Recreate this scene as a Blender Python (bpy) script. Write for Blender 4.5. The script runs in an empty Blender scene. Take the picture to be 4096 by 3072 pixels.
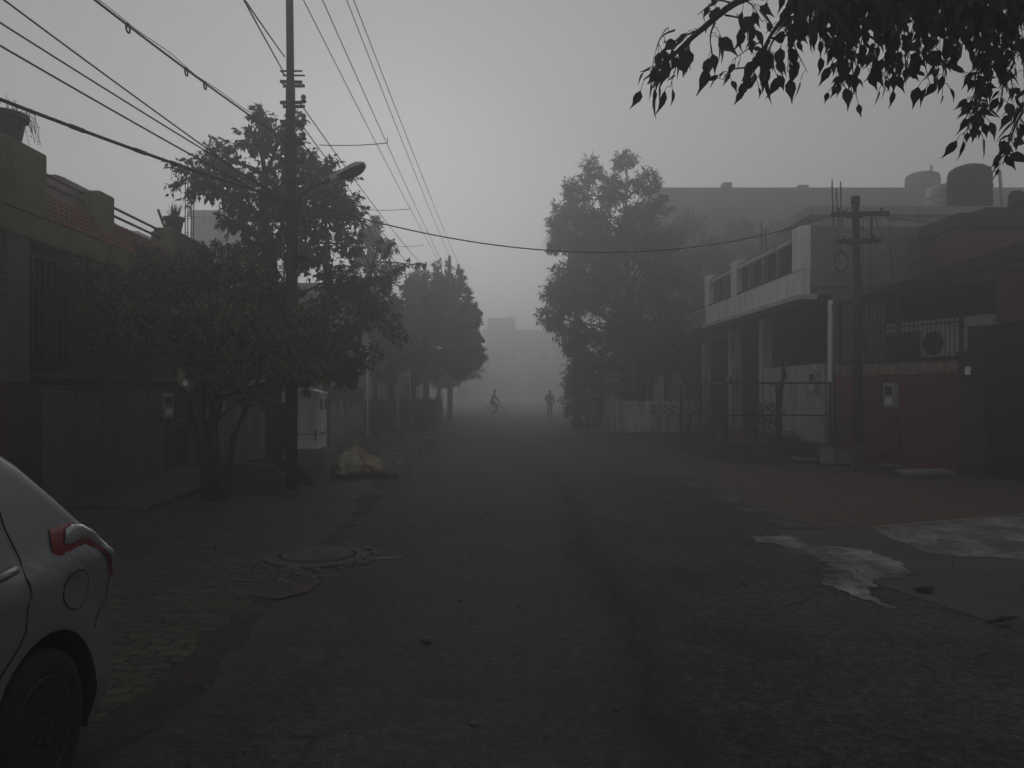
import bpy, bmesh, math, random
import numpy as np
from mathutils import Vector, Matrix
from math import radians as R, sin, cos, pi

sc = bpy.context.scene
COL = sc.collection
rng = random.Random(7)

# the street runs along +Y, eye height 1.6 m; F, VU, VV: lens and vanishing point measured on the photograph
F, VU, VV, EYE = 3160.0, 1960.0, 1570.0, 1.6
def at(u, v, Y):
    return Vector(((u - VU) * Y / F, Y, EYE - (v - VV) * Y / F))

OFF = {}

# ---------------------------------------------------------------- mesh builder
class MB:
    def __init__(self):
        self.v = []; self.f = []; self.m = []
    def add(self, vs, fs, mi=0):
        o = len(self.v)
        self.v += [tuple(p) for p in vs]
        self.f += [tuple(i + o for i in f) for f in fs]
        self.m += [mi] * len(fs)
        return self
    def box(self, x0, x1, y0, y1, z0, z1, mi=0, mat=None):
        vs = [Vector((x, y, z)) for z in (z0, z1) for y in (y0, y1) for x in (x0, x1)]
        if mat is not None: vs = [mat @ p for p in vs]
        return self.add(vs, [(0, 2, 3, 1), (4, 5, 7, 6), (0, 1, 5, 4), (2, 6, 7, 3), (0, 4, 6, 2), (1, 3, 7, 5)], mi)
    def cbox(self, c, sx, sy, sz, rot=None, mi=0):
        m = Matrix.Translation(Vector(c)) @ (rot.to_4x4() if rot is not None else Matrix())
        return self.box(-sx / 2, sx / 2, -sy / 2, sy / 2, -sz / 2, sz / 2, mi, m)
    def bar(self, a, b, w, h, mi=0, up=(0, 0, 1)):
        a = Vector(a); b = Vector(b); d = (b - a); L = d.length; d.normalize()
        s = d.cross(Vector(up))
        if s.length < 1e-4: s = d.cross(Vector((0, 1, 0)))
        s.normalize(); t = s.cross(d)
        m = Matrix((s, d, t)).transposed().to_4x4(); m.translation = (a + b) / 2
        return self.box(-w / 2, w / 2, -L / 2, L / 2, -h / 2, h / 2, mi, m)
    def tube(self, pts, rad, n=8, cap=True, mi=0):
        pts = [Vector(p) for p in pts]
        if not hasattr(rad, '__len__'): rad = [rad] * len(pts)
        ref = None; rings = []
        for i, p in enumerate(pts):
            d = (pts[min(i + 1, len(pts) - 1)] - pts[max(i - 1, 0)])
            if d.length < 1e-9: d = Vector((0, 0, 1))
            d.normalize()
            if ref is None:
                ref = d.cross(Vector((0, 1, 0)) if abs(d.y) < .8 else Vector((1, 0, 0)))
            s = ref - d * ref.dot(d)
            if s.length < 1e-6: s = d.orthogonal()
            s.normalize(); t = d.cross(s); ref = s
            rings.append([p + (s * cos(2 * pi * k / n) + t * sin(2 * pi * k / n)) * rad[i] for k in range(n)])
        vs = [q for r in rings for q in r]; fs = []
        for i in range(len(pts) - 1):
            for k in range(n):
                k2 = (k + 1) % n
                fs.append((i * n + k, i * n + k2, (i + 1) * n + k2, (i + 1) * n + k))
        if cap:
            fs.append(tuple(range(n - 1, -1, -1))); fs.append(tuple((len(pts) - 1) * n + k for k in range(n)))
        return self.add(vs, fs, mi)
    def lathe(self, prof, c=(0, 0, 0), n=24, mi=0, rot=None):
        c = Vector(c); vs = []; fs = []
        for (r, z) in prof:
            for k in range(n):
                p = Vector((r * cos(2 * pi * k / n), r * sin(2 * pi * k / n), z))
                if rot is not None: p = rot @ p
                vs.append(c + p)
        for i in range(len(prof) - 1):
            for k in range(n):
                k2 = (k + 1) % n
                fs.append((i * n + k, i * n + k2, (i + 1) * n + k2, (i + 1) * n + k))
        fs.append(tuple(range(n - 1, -1, -1))); fs.append(tuple((len(prof) - 1) * n + k for k in range(n)))
        return self.add(vs, fs, mi)
    def prism(self, poly, axis, a, b, mi=0):
        """extrude a 2-D outline along axis 'x','y' or 'z' from a to b"""
        def P(p, w):
            return {'x': (w, p[0], p[1]), 'y': (p[0], w, p[1]), 'z': (p[0], p[1], w)}[axis]
        n = len(poly)
        vs = [P(p, a) for p in poly] + [P(p, b) for p in poly]
        fs = [tuple(range(n - 1, -1, -1)), tuple(range(n, 2 * n))]
        fs += [(i, (i + 1) % n, n + (i + 1) % n, n + i) for i in range(n)]
        return self.add(vs, fs, mi)
    def grid(self, rows, mi=0, closed=False):
        n = len(rows[0]); vs = [p for r in rows for p in r]; fs = []
        for i in range(len(rows) - 1):
            for k in range(n - (0 if closed else 1)):
                k2 = (k + 1) % n
                fs.append((i * n + k, i * n + k2, (i + 1) * n + k2, (i + 1) * n + k))
        return self.add(vs, fs, mi)
    def sphere(self, c, rx, ry, rz, n=10, m=7, mi=0, jit=0, rnd=None):
        c = Vector(c); rows = []
        for i in range(m + 1):
            th = pi * i / m; row = []
            for k in range(n):
                ph = 2 * pi * k / n
                j = 1 + (rnd.uniform(-jit, jit) if rnd and 0 < i < m else 0)
                row.append(c + Vector((rx * sin(th) * cos(ph) * j, ry * sin(th) * sin(ph) * j, -rz * cos(th) * j)))
            rows.append(row)
        return self.grid(rows, mi, True)
    def build(self, name, mats, parent=None, smooth=False, bevel=0, seg=2, recalc=False):
        if not isinstance(mats, (list, tuple)): mats = [mats]
        V = np.array(self.v, dtype=np.float64).reshape(-1, 3)
        if parent is not None: off = OFF[parent.name]
        else:
            lo = V.min(0); hi = V.max(0); off = Vector(((lo[0] + hi[0]) / 2, (lo[1] + hi[1]) / 2, lo[2]))
        V = V - np.array(off)
        me = bpy.data.meshes.new(name)
        me.from_pydata(V.tolist(), [], self.f)
        for m in mats: me.materials.append(m)
        if len(mats) > 1: me.polygons.foreach_set('material_index', self.m)
        if smooth: me.polygons.foreach_set('use_smooth', [True] * len(me.polygons))
        if recalc:
            bm = bmesh.new(); bm.from_mesh(me); bmesh.ops.recalc_face_normals(bm, faces=bm.faces); bm.to_mesh(me); bm.free()
        me.update()
        return link(name, me, parent, off, bevel, seg)

def link(name, me, parent, off, bevel=0, seg=2):
    o = bpy.data.objects.new(name, me); COL.objects.link(o)
    if parent is not None: o.parent = parent
    else: o.location = off
    OFF[o.name] = Vector(off)
    if bevel:
        b = o.modifiers.new('Bevel', 'BEVEL'); b.width = bevel; b.segments = seg; b.limit_method = 'ANGLE'; b.angle_limit = R(40)
    return o

def tag(o, label=None, cat=None, group=None, kind=None):
    if label: o['label'] = label
    if cat: o['category'] = cat
    if group: o['group'] = group
    if kind: o['kind'] = kind
    return o

def thing(name, label, cat, loc=(0, 0, 0), group=None):
    o = bpy.data.objects.new(name, None); COL.objects.link(o)
    o.location = loc; o.empty_display_size = .2
    OFF[o.name] = Vector(loc)
    return tag(o, label, cat, group)

def dup(root, loc, label=None, group=None, rotz=None):
    r = root.copy(); COL.objects.link(r); r.location = loc
    if rotz is not None: r.rotation_euler = (0, 0, rotz)
    if label: r['label'] = label
    if group: r['group'] = group
    for ch in root.children:
        c = ch.copy(); COL.objects.link(c); c.parent = r
        for g in ch.children:
            d = g.copy(); COL.objects.link(d); d.parent = c
    return r

# ---------------------------------------------------------------- materials
def nt(name):
    m = bpy.data.materials.new(name); m.use_nodes = True
    t = m.node_tree; t.nodes.clear()
    out = t.nodes.new('ShaderNodeOutputMaterial'); b = t.nodes.new('ShaderNodeBsdfPrincipled')
    t.links.new(b.outputs[0], out.inputs[0])
    return m, t, b, out
class NG:
    def __init__(s, t): s.t = t
    def n(s, typ, **kw):
        nd = s.t.nodes.new(typ)
        for k, v in kw.items():
            if k.startswith('i_'):
                key = k[2:]
                key = int(key) if key.isdigit() else key.replace('_', ' ')
                s.set(nd.inputs[key], v)
            else: setattr(nd, k, v)
        return nd
    def set(s, inp, v):
        if isinstance(v, bpy.types.NodeSocket): s.t.links.new(v, inp)
        else: inp.default_value = v
    def coords(s, scale=(1, 1, 1), loc=(0, 0, 0), rot=(0, 0, 0)):
        tc = s.n('ShaderNodeTexCoord'); mp = s.n('ShaderNodeMapping')
        s.t.links.new(tc.outputs['Object'], mp.inputs[0])
        mp.inputs['Scale'].default_value = scale; mp.inputs['Location'].default_value = loc; mp.inputs['Rotation'].default_value = rot
        return mp.outputs[0]
    def noise(s, co, scale, detail=4, rough=.55, dist=0):
        return s.n('ShaderNodeTexNoise', i_0=co, i_Scale=scale, i_Detail=detail, i_Roughness=rough, i_Distortion=dist).outputs[0]
    def ramp(s, fac, a, b, c0=(0, 0, 0, 1), c1=(1, 1, 1, 1)):
        r = s.n('ShaderNodeValToRGB', i_0=fac); e = r.color_ramp.elements
        e[0].position = a; e[1].position = b; e[0].color = c0; e[1].color = c1
        return r.outputs[0]
    def mix(s, fac, a, b, mode='MIX'):
        m = s.n('ShaderNodeMix', data_type='RGBA', blend_type=mode)
        s.set(m.inputs[0], fac)
        for i, v in ((6, a), (7, b)):
            if isinstance(v, (tuple, list)) and len(v) == 3: v = (*v, 1)
            s.set(m.inputs[i], v)
        return m.outputs[2]
    def math(s, op, a, b=0):
        m = s.n('ShaderNodeMath', operation=op); s.set(m.inputs[0], a); s.set(m.inputs[1], b); return m.outputs[0]
    def bump(s, h, strength=.4, dist=.01, normal=None):
        b = s.n('ShaderNodeBump', i_Strength=strength, i_Distance=dist, i_Height=h)
        if normal is not None: s.t.links.new(normal, b.inputs['Normal'])
        return b.outputs[0]

def M(name, c1, c2=None, scale=3, rough=.8, bump=.25, fine=40, metal=0, stain=None, stretch=(1, 1, 1), stain_amt=.6, lo=.35, hi=.68):
    """two-tone weathered surface with fine grain and optional stains"""
    m, t, b, out = nt(name); g = NG(t)
    c2 = c2 or tuple(x * .6 for x in c1)
    co = g.coords(stretch)
    n1 = g.noise(co, scale, 6, .62)
    col = g.mix(g.ramp(n1, lo, hi), c1, c2)
    n2 = g.noise(co, fine, 3, .6)
    col = g.mix(.35, col, g.mix(g.ramp(n2, .3, .7), (.55, .55, .55), (1.35, 1.35, 1.35)), 'MULTIPLY')
    if stain:
        n3 = g.noise(g.coords((2.2, 2.2, .35)), 1.7, 7, .65)
        col = g.mix(g.math('MULTIPLY', g.ramp(n3, .48, .66), stain_amt), col, stain)
    g.set(b.inputs['Base Color'], col)
    b.inputs['Roughness'].default_value = rough; b.inputs['Metallic'].default_value = metal
    b.inputs['Specular IOR Level'].default_value = .3
    if bump:
        h = g.math('ADD', g.math('MULTIPLY', n1, .6), g.math('MULTIPLY', n2, .4))
        g.set(b.inputs['Normal'], g.bump(h, bump, .02))
    return m

def leafmat(name, c1, c2, transl=.25, rough=.55):
    m, t, b, out = nt(name); g = NG(t)
    geo = g.n('ShaderNodeNewGeometry')
    r = geo.outputs['Random Per Island']
    col = g.mix(r, c1, c2)
    col = g.mix(.5, col, g.mix(g.ramp(g.noise(g.coords(), 1.3, 3), .35, .65), (.6, .6, .6), (1.3, 1.3, 1.3)), 'MULTIPLY')
    g.set(b.inputs['Base Color'], col); b.inputs['Roughness'].default_value = rough; b.inputs['Specular IOR Level'].default_value = .35
    tr = g.n('ShaderNodeBsdfTranslucent'); g.set(tr.inputs[0], col)
    mx = g.n('ShaderNodeMixShader'); mx.inputs[0].default_value = transl
    t.links.new(b.outputs[0], mx.inputs[1]); t.links.new(tr.outputs[0], mx.inputs[2]); t.links.new(mx.outputs[0], out.inputs[0])
    return m

# ---------------------------------------------------------------- leaves and trees
LEAF_OVATE = (np.array([(0, 0, 0), (-.42, .30, .05), (0, .33, -.05), (.42, .30, .05), (-.36, .62, .03), (0, .65, -.04), (.36, .62, .03), (0, 1.0, -.10)], float),
              [(0, 2, 1), (0, 3, 2), (1, 2, 5, 4), (2, 3, 6, 5), (4, 5, 7), (5, 6, 7)])
LEAF_DRIP = (np.array([(0, 0, 0), (-.40, .24, .06), (0, .26, -.04), (.40, .24, .06), (-.42, .48, .02), (0, .5, -.06), (.42, .48, .02), (-.13, .78, -.03), (0, .79, -.08), (.13, .78, -.03), (.05, 1.1, -.16)], float),
             [(0, 2, 1), (0, 3, 2), (1, 2, 5, 4), (2, 3, 6, 5), (4, 5, 8, 7), (5, 6, 9, 8), (7, 8, 10), (8, 9, 10)])
LEAF_LANCE = (np.array([(0, 0, 0), (-.5, .42, .04), (0, .45, -.07), (.5, .42, .04), (0, 1.0, -.16)], float),
              [(0, 2, 1), (0, 3, 2), (1, 2, 4), (2, 3, 4)])

def leaf_arrays(tpl, pos, dirs, nrm, L, W):
    """pos,dirs,nrm (N,3); L,W (N,) -> vertices (N*k,3)"""
    tv, tf = tpl
    d = dirs / np.linalg.norm(dirs, axis=1, keepdims=True)
    s = np.cross(d, nrm); s /= np.maximum(np.linalg.norm(s, axis=1, keepdims=True), 1e-6)
    n = np.cross(s, d)
    V = (pos[:, None, :] + s[:, None, :] * (tv[None, :, 0:1] * W[:, None, None]) + d[:, None, :] * (tv[None, :, 1:2] * L[:, None, None])
         + n[:, None, :] * (tv[None, :, 2:3] * L[:, None, None]))
    return V.reshape(-1, 3), tf, len(tv)

def mesh_from_arrays(name, parts):
    """parts: list of (V, tf, k)"""
    allV = []; loops = []; starts = []; totals = []; base = 0; ls = 0
    for V, tf, k in parts:
        N = len(V) // k
        flat = np.concatenate([np.array(f) for f in tf]); tot = np.array([len(f) for f in tf])
        idx = (np.arange(N)[:, None] * k + flat[None, :] + base).reshape(-1)
        t = np.tile(tot, N)
        st = np.concatenate([[0], np.cumsum(t)[:-1]]) + ls
        allV.append(V); loops.append(idx); starts.append(st); totals.append(t)
        base += len(V); ls += len(idx)
    V = np.concatenate(allV); loops = np.concatenate(loops); starts = np.concatenate(starts); totals = np.concatenate(totals)
    me = bpy.data.meshes.new(name)
    me.vertices.add(len(V)); me.vertices.foreach_set('co', V.astype(np.float32).ravel())
    me.loops.add(len(loops)); me.loops.foreach_set('vertex_index', loops.astype(np.int32))
    me.polygons.add(len(starts)); me.polygons.foreach_set('loop_start', starts.astype(np.int32))
    me.polygons.foreach_set('loop_total', totals.astype(np.int32))
    me.update(calc_edges=True); me.validate()
    return me

def leaves_obj(name, tpl, leaves, mat, parent):
    """leaves: list of (pos, dir, nrm, L, W)"""
    pos = np.array([l[0] for l in leaves], float) - np.array(OFF[parent.name])
    dirs = np.array([l[1] for l in leaves], float); nrm = np.array([l[2] for l in leaves], float)
    L = np.array([l[3] for l in leaves], float); W = np.array([l[4] for l in leaves], float)
    me = mesh_from_arrays(name, [leaf_arrays(tpl, pos, dirs, nrm, L, W)])
    me.materials.append(mat)
    return link(name, me, parent, OFF[parent.name])

def rvec(rd):
    while True:
        v = Vector((rd.uniform(-1, 1), rd.uniform(-1, 1), rd.uniform(-1, 1)))
        if .05 < v.length < 1: return v

def tree(name, label, cat, base, trunk, clumps, leaf, mats, seed, group=None, twig_r=.008, up=.0, tpl=LEAF_OVATE, limb_r=.05, sides=5):
    """trunk: [(x,y,z,r)...]; clumps: [(centre, (rx,ry,rz), n_twigs)]; leaf: dict(L,W,n,droop)"""
    rd = random.Random(seed)
    root = thing(name, label, cat, base, group)
    tb = MB()
    tp = [Vector(p[:3]) for p in trunk]
    tb.tube(tp, [p[3] for p in trunk], 9)
    leaves = []
    for (c, rad, ntw) in clumps:
        c = Vector(c)
        # limb leaves the trunk somewhat below the clump
        cand = [p for p in tp if p.z < c.z - .1] or [tp[0]]
        j = min(cand, key=lambda p: (p - c).length - .2 * p.z)
        mid = j.lerp(c, .5) + rvec(rd) * .12 * (c - j).length + Vector((0, 0, .08 * (c - j).length))
        lr = limb_r * (.6 + .5 * max(rad))
        def bez(t): return j.lerp(mid, t).lerp(mid.lerp(c, t), t)
        tb.tube([bez(t) for t in (0, .25, .5, .75, 1)], [lr, lr * .8, lr * .62, lr * .45, lr * .3], sides)
        for i in range(ntw):
            v = rvec(rd); v.normalize()
            k = rd.uniform(.45, 1.0) ** .6 * rd.uniform(.85, 1.18)
            e = c + Vector((v.x * rad[0] * k, v.y * rad[1] * k, v.z * rad[2] * k))
            st = c.lerp(e, rd.uniform(.0, .35)) if rd.random() < .7 else bez(rd.uniform(.6, 1))
            m2 = st.lerp(e, .5) + rvec(rd) * .15 * (e - st).length + Vector((0, 0, (.12 + up) * (e - st).length))
            tw = [st.lerp(m2, t).lerp(m2.lerp(e, t), t) for t in (0, .33, .66, 1)]
            tb.tube(tw, [twig_r * 1.6, twig_r * 1.2, twig_r * .9, twig_r * .5], 3, False)
            td = (tw[3] - tw[2]).normalized()
            for q in range(leaf['n']):
                t = rd.uniform(.35, 1.03)
                p = st.lerp(m2, t).lerp(m2.lerp(e, t), t)
                o = rvec(rd); o.normalize()
                d = (td * rd.uniform(.1, .9) + o * 1.0 + Vector((0, 0, -leaf['droop'] + up * 1.5)))
                if d.length < .05: d = Vector((0, 0, -1))
                d.normalize()
                L = leaf['L'] * rd.uniform(.6, 1.2)
                nn = rvec(rd) + Vector((0, 0, .7))
                leaves.append((p + d * .15 * L, d, nn, L, L * leaf['W'] * rd.uniform(.8, 1.15)))
    tb.build('trunk', mats[0], root, smooth=True)
    leaves_obj('crown', tpl, leaves, mats[1], root)
    return root

def ragged(poly, step=.12, amp=.06, seed=1):
    """outline with wobbling edges"""
    rd = random.Random(seed); out = []
    n = len(poly)
    for i in range(n):
        a = Vector(poly[i]).to_2d(); b = Vector(poly[(i + 1) % n]).to_2d()
        k = max(1, int((b - a).length / step)); nv = (b - a).normalized(); pr = Vector((-nv.y, nv.x))
        ph = rd.uniform(0, 6)
        for q in range(k):
            w = sin(q * .9 + ph) * .35 + sin(q * .37 + 2 * ph) * .6 + rd.uniform(-.4, .4)
            p = a.lerp(b, q / k) + pr * amp * w
            out.append((p.x, p.y))
    return out

def sheet(name, outline, z, mat, parent=None, kind='structure', label=None):
    bm = bmesh.new()
    vs = [bm.verts.new((p[0], p[1], z)) for p in outline]
    f = bm.faces.new(vs); bmesh.ops.triangulate(bm, faces=[f])
    bmesh.ops.recalc_face_normals(bm, faces=bm.faces)
    if bm.faces[:][0].normal.z < 0: bmesh.ops.reverse_faces(bm, faces=bm.faces)
    me = bpy.data.meshes.new(name); bm.to_mesh(me); bm.free(); me.materials.append(mat)
    o = bpy.data.objects.new(name, me); COL.objects.link(o)
    OFF[o.name] = Vector((0, 0, 0))
    if kind: o['kind'] = kind
    return o
# ================================================================ camera, sky, sun, haze
cam = bpy.data.cameras.new('camera'); camo = bpy.data.objects.new('camera', cam); COL.objects.link(camo)
camo.location = (0, 0, EYE); camo.rotation_euler = (R(90), 0, 0)
cam.sensor_width = 36; cam.lens = 36 * F / 4096
cam.shift_x = (2048 - VU) / 4096; cam.shift_y = (VV - 1536) / 4096
cam.clip_start = .05; cam.clip_end = 2000
sc.camera = camo

SUN_EL, SUN_AZ = 18.0, -8.0          # low diffuse sun down the street, behind the fog
w = bpy.data.worlds.new('World'); sc.world = w; w.use_nodes = True
wt = w.node_tree; wt.nodes.clear(); wg = NG(wt)
sky = wg.n('ShaderNodeTexSky', sky_type='NISHITA', sun_disc=False)
sky.sun_elevation = R(SUN_EL); sky.sun_rotation = R(SUN_AZ)
sky.air_density = 1.6; sky.dust_density = 0.2; sky.ozone_density = 1.0
hs = wg.n('ShaderNodeHueSaturation'); hs.inputs['Saturation'].default_value = .10; wt.links.new(sky.outputs[0], hs.inputs['Color'])
bg = wg.n('ShaderNodeBackground'); bg.inputs['Strength'].default_value = .12; wt.links.new(hs.outputs[0], bg.inputs[0])
wo = wg.n('ShaderNodeOutputWorld'); wt.links.new(bg.outputs[0], wo.inputs[0])

sl = bpy.data.lights.new('sun', 'SUN'); sl.energy = 1.1; sl.angle = R(45); sl.color = (1, .97, .94)
so = bpy.data.objects.new('sun', sl); COL.objects.link(so)
sd = Vector((sin(R(SUN_AZ)) * cos(R(SUN_EL)), cos(R(SUN_AZ)) * cos(R(SUN_EL)), sin(R(SUN_EL))))
so.rotation_euler = sd.to_track_quat('Z', 'Y').to_euler(); so.location = (0, 40, 30)

FOG_DENSITY, FOG_G = .0168, .62
hm = bpy.data.materials.new('fog_air'); hm.use_nodes = True
ht = hm.node_tree; ht.nodes.clear()
hv = ht.nodes.new('ShaderNodeVolumePrincipled'); ho = ht.nodes.new('ShaderNodeOutputMaterial')
hv.inputs['Color'].default_value = (.93, .93, .95, 1); hv.inputs['Density'].default_value = FOG_DENSITY; hv.inputs['Anisotropy'].default_value = FOG_G
ht.links.new(hv.outputs[0], ho.inputs['Volume'])
haze = MB().box(-75, 75, -30, 205, -1.2, 16.5).build('haze', hm); haze['kind'] = 'stuff'

vs = sc.view_settings
vs.view_transform = 'Standard'; vs.look = 'None'; vs.exposure = -1.02; vs.gamma = 1
cy = sc.cycles
cy.use_denoising = True
try: cy.denoiser = 'OPENIMAGEDENOISE'
except Exception: pass
cy.max_bounces = 5; cy.diffuse_bounces = 2; cy.glossy_bounces = 2; cy.transmission_bounces = 4; cy.volume_bounces = 1; cy.transparent_max_bounces = 8
cy.caustics_reflective = False; cy.caustics_refractive = False

# ================================================================ materials
def asphalt():
    m, t, b, out = nt('asphalt'); g = NG(t)
    co = g.coords()
    sep = g.n('ShaderNodeSeparateXYZ', i_0=co); X, Y = sep.outputs[0], sep.outputs[1]
    big = g.noise(co, .55, 6, .65, .4); mid = g.noise(co, 2.3, 5, .65); fine = g.noise(co, 55, 2, .7)
    vor = g.n('ShaderNodeTexVoronoi', i_0=co, i_Scale=42.0); agg = vor.outputs['Distance']; aggc = vor.outputs['Color']
    col = g.mix(g.ramp(big, .38, .62), (.031, .029, .028), (.068, .061, .057))
    col = g.mix(g.math('MULTIPLY', g.ramp(mid, .50, .68), .6), col, (.094, .081, .072))
    m8 = g.noise(co, 14, 5, .75); col = g.mix(.75, col, g.mix(g.ramp(m8, .40, .60), (.45, .45, .46), (1.5, 1.48, 1.45)), 'MULTIPLY')
    col = g.mix(.6, col, g.mix(g.ramp(fine, .35, .68), (.35, .35, .35), (1.7, 1.7, 1.7)), 'MULTIPLY')
    cs = g.n('ShaderNodeSeparateColor', i_0=aggc)
    col = g.mix(.5, col, g.mix(g.ramp(cs.outputs[0], .1, .95), (.5, .5, .5), (1.7, 1.65, 1.6)), 'MULTIPLY')
    # dark tarred joint wandering along the lane
    wob = g.math('MULTIPLY', g.math('SUBTRACT', g.noise(co, .35, 4, .6), .5), .9)
    d = g.math('ABSOLUTE', g.math('SUBTRACT', g.math('ADD', X, wob), g.math('ADD', g.math('MULTIPLY', Y, .035), .72)))
    jt = g.math('MULTIPLY', g.ramp(d, .06, .22, (1, 1, 1, 1), (0, 0, 0, 1)), g.ramp(mid, .32, .6))
    col = g.mix(g.math('MULTIPLY', jt, .85), col, (.018, .018, .019))
    fine_j = g.math('ADD', d, g.math('MULTIPLY', g.math('SUBTRACT', g.noise(co, 3.5, 5, .7), .5), .22))
    col = g.mix(g.math('MULTIPLY', g.ramp(g.math('ABSOLUTE', fine_j), .012, .035, (1, 1, 1, 1), (0, 0, 0, 1)), .8), col, (.010, .010, .010))
    ln = g.n('ShaderNodeMapRange', i_0=g.math('ABSOLUTE', g.math('ADD', g.math('ADD', X, .15), wob)), i_1=1.3, i_2=.5).outputs[0]
    col = g.mix(g.math('MULTIPLY', ln, .3), col, (.110, .104, .100))
    ck = g.n('ShaderNodeTexVoronoi', feature='DISTANCE_TO_EDGE', i_0=g.mix(.25, co, g.n('ShaderNodeTexNoise', i_0=co, i_Scale=1.2).outputs[1]), i_Scale=.55)
    col = g.mix(g.math('MULTIPLY', g.ramp(ck.outputs[0], .002, .009, (1, 1, 1, 1), (0, 0, 0, 1)), g.ramp(big, .52, .64)), col, (.015, .015, .015))
    # finer, dustier resurfacing beyond 16 m and dust towards the left edge
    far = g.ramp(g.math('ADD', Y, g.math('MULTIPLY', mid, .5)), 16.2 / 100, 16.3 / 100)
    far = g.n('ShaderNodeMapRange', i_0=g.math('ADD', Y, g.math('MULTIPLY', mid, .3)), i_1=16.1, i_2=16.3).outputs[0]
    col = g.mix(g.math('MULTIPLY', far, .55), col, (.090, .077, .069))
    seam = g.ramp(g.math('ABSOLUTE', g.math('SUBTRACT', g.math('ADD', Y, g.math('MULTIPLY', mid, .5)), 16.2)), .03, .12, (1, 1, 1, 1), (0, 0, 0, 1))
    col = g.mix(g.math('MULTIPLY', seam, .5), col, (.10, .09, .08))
    dust = g.n('ShaderNodeMapRange', i_0=g.math('ADD', X, g.math('MULTIPLY', big, .9)), i_1=-.6, i_2=-1.5).outputs[0]
    col = g.mix(g.math('MULTIPLY', dust, .6), col, (.088, .076, .062))
    g.set(b.inputs['Base Color'], col)
    g.set(b.inputs['Roughness'], g.math('ADD', .78, g.math('MULTIPLY', mid, .2)))
    b.inputs['Specular IOR Level'].default_value = .25
    h = g.math('ADD', g.math('MULTIPLY', agg, -.8), g.math('ADD', fine, g.math('MULTIPLY', big, 2.0)))
    g.set(b.inputs['Normal'], g.bump(h, .6, .010))
    return m

def pavers(name, c1, c2, mortar, zig, bw, bh, rot, dirt, dirt_amt=.6):
    m, t, b, out = nt(name); g = NG(t)
    co = g.coords(rot=(0, 0, rot))
    sep = g.n('ShaderNodeSeparateXYZ', i_0=co)
    warp = g.math('MULTIPLY', g.math('SUBTRACT', g.noise(co, 1.1, 3), .5), .06)
    x = sep.outputs[0]; y = g.math('ADD', sep.outputs[1], warp)
    if zig: y = g.math('ADD', y, g.math('MULTIPLY', g.math('PINGPONG', x, bw / 2), .55))
    cmb = g.n('ShaderNodeCombineXYZ', i_0=x, i_1=y)
    br = g.n('ShaderNodeTexBrick', i_0=cmb.outputs[0], i_Scale=1.0, i_Mortar_Size=.009, i_Mortar_Smooth=.3, i_Bias=0, i_Brick_Width=bw, i_Row_Height=bh)
    br.inputs['Color1'].default_value = (*c1, 1); br.inputs['Color2'].default_value = (*c2, 1); br.inputs['Mortar'].default_value = (*mortar, 1)
    n = g.noise(co, 1.1, 6, .65); f = g.noise(co, 38, 3, .65)
    col = g.mix(.4, br.outputs[0], g.mix(g.ramp(f, .3, .7), (.5, .5, .5), (1.4, 1.4, 1.4)), 'MULTIPLY')
    col = g.mix(g.math('MULTIPLY', g.ramp(n, .42, .62), dirt_amt), col, dirt)
    g.set(b.inputs['Base Color'], col); b.inputs['Roughness'].default_value = .82; b.inputs['Specular IOR Level'].default_value = .25
    h = g.math('ADD', g.math('MULTIPLY', g.math('SUBTRACT', 1, br.outputs[1]), 1.0), g.math('ADD', g.math('MULTIPLY', n, 1.2), g.math('MULTIPLY', f, .35)))
    und = g.math('ADD', g.noise(co, .9, 3, .5), g.math('MULTIPLY', g.noise(g.coords((1, 3.2, 1), rot=(0, 0, rot)), 2.6, 4, .6), .7))
    g.set(b.inputs['Normal'], g.bump(h, .7, .015, g.bump(und, .9, .16)))
    return m

def granite(name, c):
    m, t, b, out = nt(name); g = NG(t); co = g.coords()
    v = g.n('ShaderNodeTexVoronoi', i_0=co, i_Scale=55.0).outputs['Color']
    s = g.n('ShaderNodeSeparateColor', i_0=v)
    n = g.noise(co, .9, 5, .6)
    col = g.mix(g.ramp(s.outputs[0], .2, .9), tuple(x * .45 for x in c), tuple(x * 1.5 for x in c))
    col = g.mix(g.math('MULTIPLY', g.ramp(g.noise(g.coords((2.5, 2.5, .3)), 1.5, 6), .45, .7), .55), col, tuple(x * .45 for x in c))
    g.set(b.inputs['Base Color'], col); b.inputs['Roughness'].default_value = .6
    g.set(b.inputs['Normal'], g.bump(s.outputs[0], .3, .004))
    return m

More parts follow.
